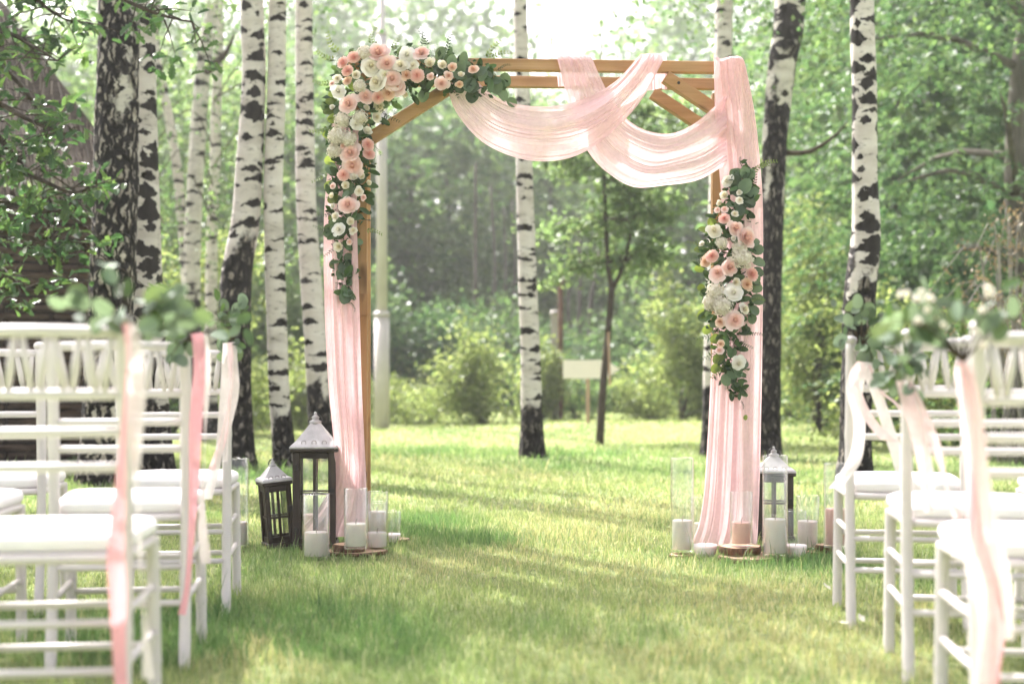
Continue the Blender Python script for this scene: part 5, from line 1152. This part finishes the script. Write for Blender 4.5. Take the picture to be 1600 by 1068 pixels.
# ------------------------------------------------------------------ greenery and ribbons on the aisle chairs
def ribbon(parent, o, pts, wd, mat, seed=0, n=44):
    """pts: (px, py, d)"""
    rng = random.Random(seed); c = crom([tuple(W(*p)) for p in pts], n); a0 = rng.uniform(-.5, .5); tw = rng.uniform(-1.3, 1.3); P = []
    for i, p in enumerate(c):
        u = i / (n - 1); a = a0 + tw * math.sin(2.2 * u * 2 + seed); sd_ = np.array([math.cos(a), math.sin(a), .12 * math.sin(5 * u + seed)]); w2 = wd / 2 * (1 - .12 * math.sin(7 * u + seed))
        P.append([tuple(p + sd_ * w2 * k + np.array([0, .006 * (1 - k * k) * math.sin(6 * u + seed), 0]) - np.array(o)) for k in (-1, -.5, 0, .5, 1)])
    MB().grid(P).build('ribbon', mat, parent, True)
def posy(label, px, py, d, spread, n, ribbons, seed, white_dot=0, kinds=('pale', 'pale', 'euca', 'oval'), sz=(.028, .055), dirs=None):
    rng = random.Random(seed); o = W(px, py, d); t = empty('greenery_posy', o, 0, label, 'greenery', 'eucalyptus posies tied to the aisle chairs'); mb = MB()
    for k in range(9):
        a = rng.uniform(*(dirs or (0, 6.28))); e = Vector((math.cos(a) * spread[0] * rng.uniform(.6, 1), rng.uniform(-.06, .06), math.sin(a) * spread[1] * rng.uniform(.6, 1))); mb.tube(crom([Vector((0, 0, -.04)), e * .5 + Vector((0, 0, .01)), e], 6), [.003, .003, .0025, .002, .0015, .001], 5)
        m_ = max(3, n // 9)
        for q in range(m_):
            f = .2 + .85 * (q + rng.random()) / m_; b = e * f + Vector((rng.gauss(0, .012), rng.gauss(0, .015), rng.gauss(0, .012))); al = (e.normalized() + Vector((rng.gauss(0, .7), rng.gauss(0, .5), rng.gauss(0, .7)))).normalized()
            link('leaf', LM[rng.choice(kinds)], t, b, leaf_orient(al, Vector((rng.gauss(0, .6), -1, rng.gauss(.4, .6)))), rng.uniform(*sz))
    mb.build('stem', M['twig'], t, True)
    for k in range(white_dot):
        b = Vector((rng.uniform(-1, .6) * spread[0] * .6 - .02, rng.uniform(-.08, .02), rng.uniform(-.15, .95) * spread[1])); link('white_dot', FM['bud'][1], t, b, orient((rng.gauss(0, .5), -1, .7)), rng.uniform(.009, .014))  # small white bud-shaped dots scattered over the leaves
    for i, (pts, wd, mt) in enumerate(ribbons): ribbon(t, o, pts, wd, M[mt], seed * 7 + i)
    return t
posy('eucalyptus posy with pink and cream ribbons on the nearest left chair', 205, 500, 2.93, (.14, .12), 45, [([(197, 505, 2.91), (200, 560, 2.89), (194, 660, 2.87), (188, 760, 2.88), (181, 860, 2.90), (184, 930, 2.92), (186, 1010, 2.93), (190, 1090, 2.93)], .032, 'rib_pink'), ([(208, 505, 2.91), (212, 580, 2.9), (212, 700, 2.88), (216, 800, 2.88), (222, 920, 2.9), (232, 1060, 2.9)], .036, 'rib_cream')], 1, dirs=(-.5, 3.3))
posy('eucalyptus posy with broad pale leaf on the middle left chair', 306, 512, 3.90, (.15, .11), 40, [([(308, 520, 3.88), (312, 570, 3.86), (306, 660, 3.85), (303, 760, 3.86), (298, 850, 3.87), (292, 920, 3.89), (284, 960, 3.9)], .036, 'rib_pink'), ([(316, 522, 3.88), (322, 590, 3.87), (320, 700, 3.87), (316, 800, 3.88), (322, 880, 3.9)], .03, 'rib_cream')], 2, sz=(.03, .065))
posy('eucalyptus posy with cream ribbon on the farthest left chair', 364, 520, 4.86, (.09, .11), 45, [([(358, 535, 4.83), (354, 600, 4.81), (346, 670, 4.82), (338, 730, 4.84), (322, 780, 4.86)], .045, 'rib_cream'), ([(362, 535, 4.83), (360, 610, 4.8), (350, 680, 4.82), (330, 735, 4.85)], .03, 'rib_blush'), ([(365, 540, 4.83), (368, 600, 4.82), (360, 660, 4.82), (352, 720, 4.83)], .03, 'rib_cream')], 3)
posy('fern like posy with ribbons on the farthest right chair', 1345, 520, 4.50, (.09, .13), 55, [([(1345, 570, 4.48), (1335, 610, 4.46), (1343, 660, 4.45), (1338, 710, 4.44), (1322, 740, 4.43), (1302, 762, 4.42)], .05, 'rib_cream'), ([(1350, 565, 4.48), (1372, 620, 4.46), (1395, 690, 4.45), (1412, 740, 4.44), (1430, 775, 4.43)], .045, 'rib_cream'), ([(1346, 565, 4.48), (1334, 590, 4.46), (1350, 640, 4.45), (1380, 680, 4.44), (1400, 690, 4.44)], .035, 'rib_blush'), ([(1352, 570, 4.48), (1375, 610, 4.46), (1402, 632, 4.45), (1425, 665, 4.44), (1440, 700, 4.43)], .03, 'rib_blush')], 4)
posy('drooping eucalyptus posy with ribbons on the middle right chair', 1415, 560, 3.72, (.07, .10), 45, [([(1412, 595, 3.70), (1422, 640, 3.68), (1436, 690, 3.67), (1446, 750, 3.68), (1452, 800, 3.68)], .036, 'rib_blush'), ([(1422, 595, 3.70), (1444, 650, 3.68), (1466, 710, 3.67), (1482, 770, 3.66), (1497, 810, 3.66)], .034, 'rib_blush'), ([(1418, 595, 3.70), (1436, 660, 3.68), (1448, 730, 3.68), (1450, 790, 3.7)], .03, 'rib_cream')], 5)
posy('wide eucalyptus posy with small white dots on the nearest right chair', 1505, 535, 2.93, (.19, .13), 50, [([(1498, 565, 2.91), (1506, 640, 2.89), (1516, 730, 2.88), (1520, 800, 2.88), (1532, 860, 2.88), (1552, 920, 2.88), (1560, 980, 2.88), (1552, 1040, 2.88), (1545, 1090, 2.88)], .036, 'rib_pink'), ([(1506, 565, 2.91), (1524, 660, 2.89), (1534, 760, 2.88), (1542, 850, 2.87), (1556, 940, 2.87), (1540, 1080, 2.87)], .034, 'rib_blush'), ([(1502, 570, 2.91), (1514, 680, 2.9), (1522, 800, 2.88), (1520, 880, 2.88), (1536, 960, 2.88), (1530, 1085, 2.88)], .03, 'rib_cream'), ([(1508, 570, 2.9), (1530, 700, 2.88), (1550, 820, 2.87), (1572, 910, 2.87), (1578, 1000, 2.88)], .022, 'rib_cream')], 6, white_dot=16, sz=(.028, .06), dirs=(-.2, 3.3))

build_grass()

# a few fallen petals on the lawn
def petals():
    rng = random.Random(2); me = MB().grid([[(-.5 + i * .25, -.5 + j * .25, .18 * ((i - 2) ** 2 + (j - 2) ** 2) / 8) for j in range(5)] for i in range(5) if True]).mesh('petal', M['white'], True)
    for k, (px, py) in enumerate([(1292, 938), (1345, 990), (1318, 998)]):
        d = F * HC / (py - HY) ; o = link('fallen_petal', me, None, (X(px, d), d, .05), (rng.uniform(-.6, .6), rng.uniform(-.6, .6), rng.uniform(0, 6)), (.03, .022, .03)); tag(o, ['white petal in the grass left of the farthest right chair', 'white petal in the grass under the middle right chair', 'white petal in the grass between the right chairs'][k], 'petal')
petals()

# ------------------------------------------------------------------ haze
def haze():
    m, n, out = newmat('haze_air'); v = nd(n, 'ShaderNodeVolumePrincipled', {'Color': (.97, .98, .97, 1), 'Density': .0014, 'Anisotropy': .45}); n.links.new(v.outputs[0], out.inputs['Volume'])
    o = MB().box((0, 46, 11.5), (140, 110, 27)).build('haze', m); tag(o, 'thin pale summer haze in the air', 'haze', kind='stuff')
haze()
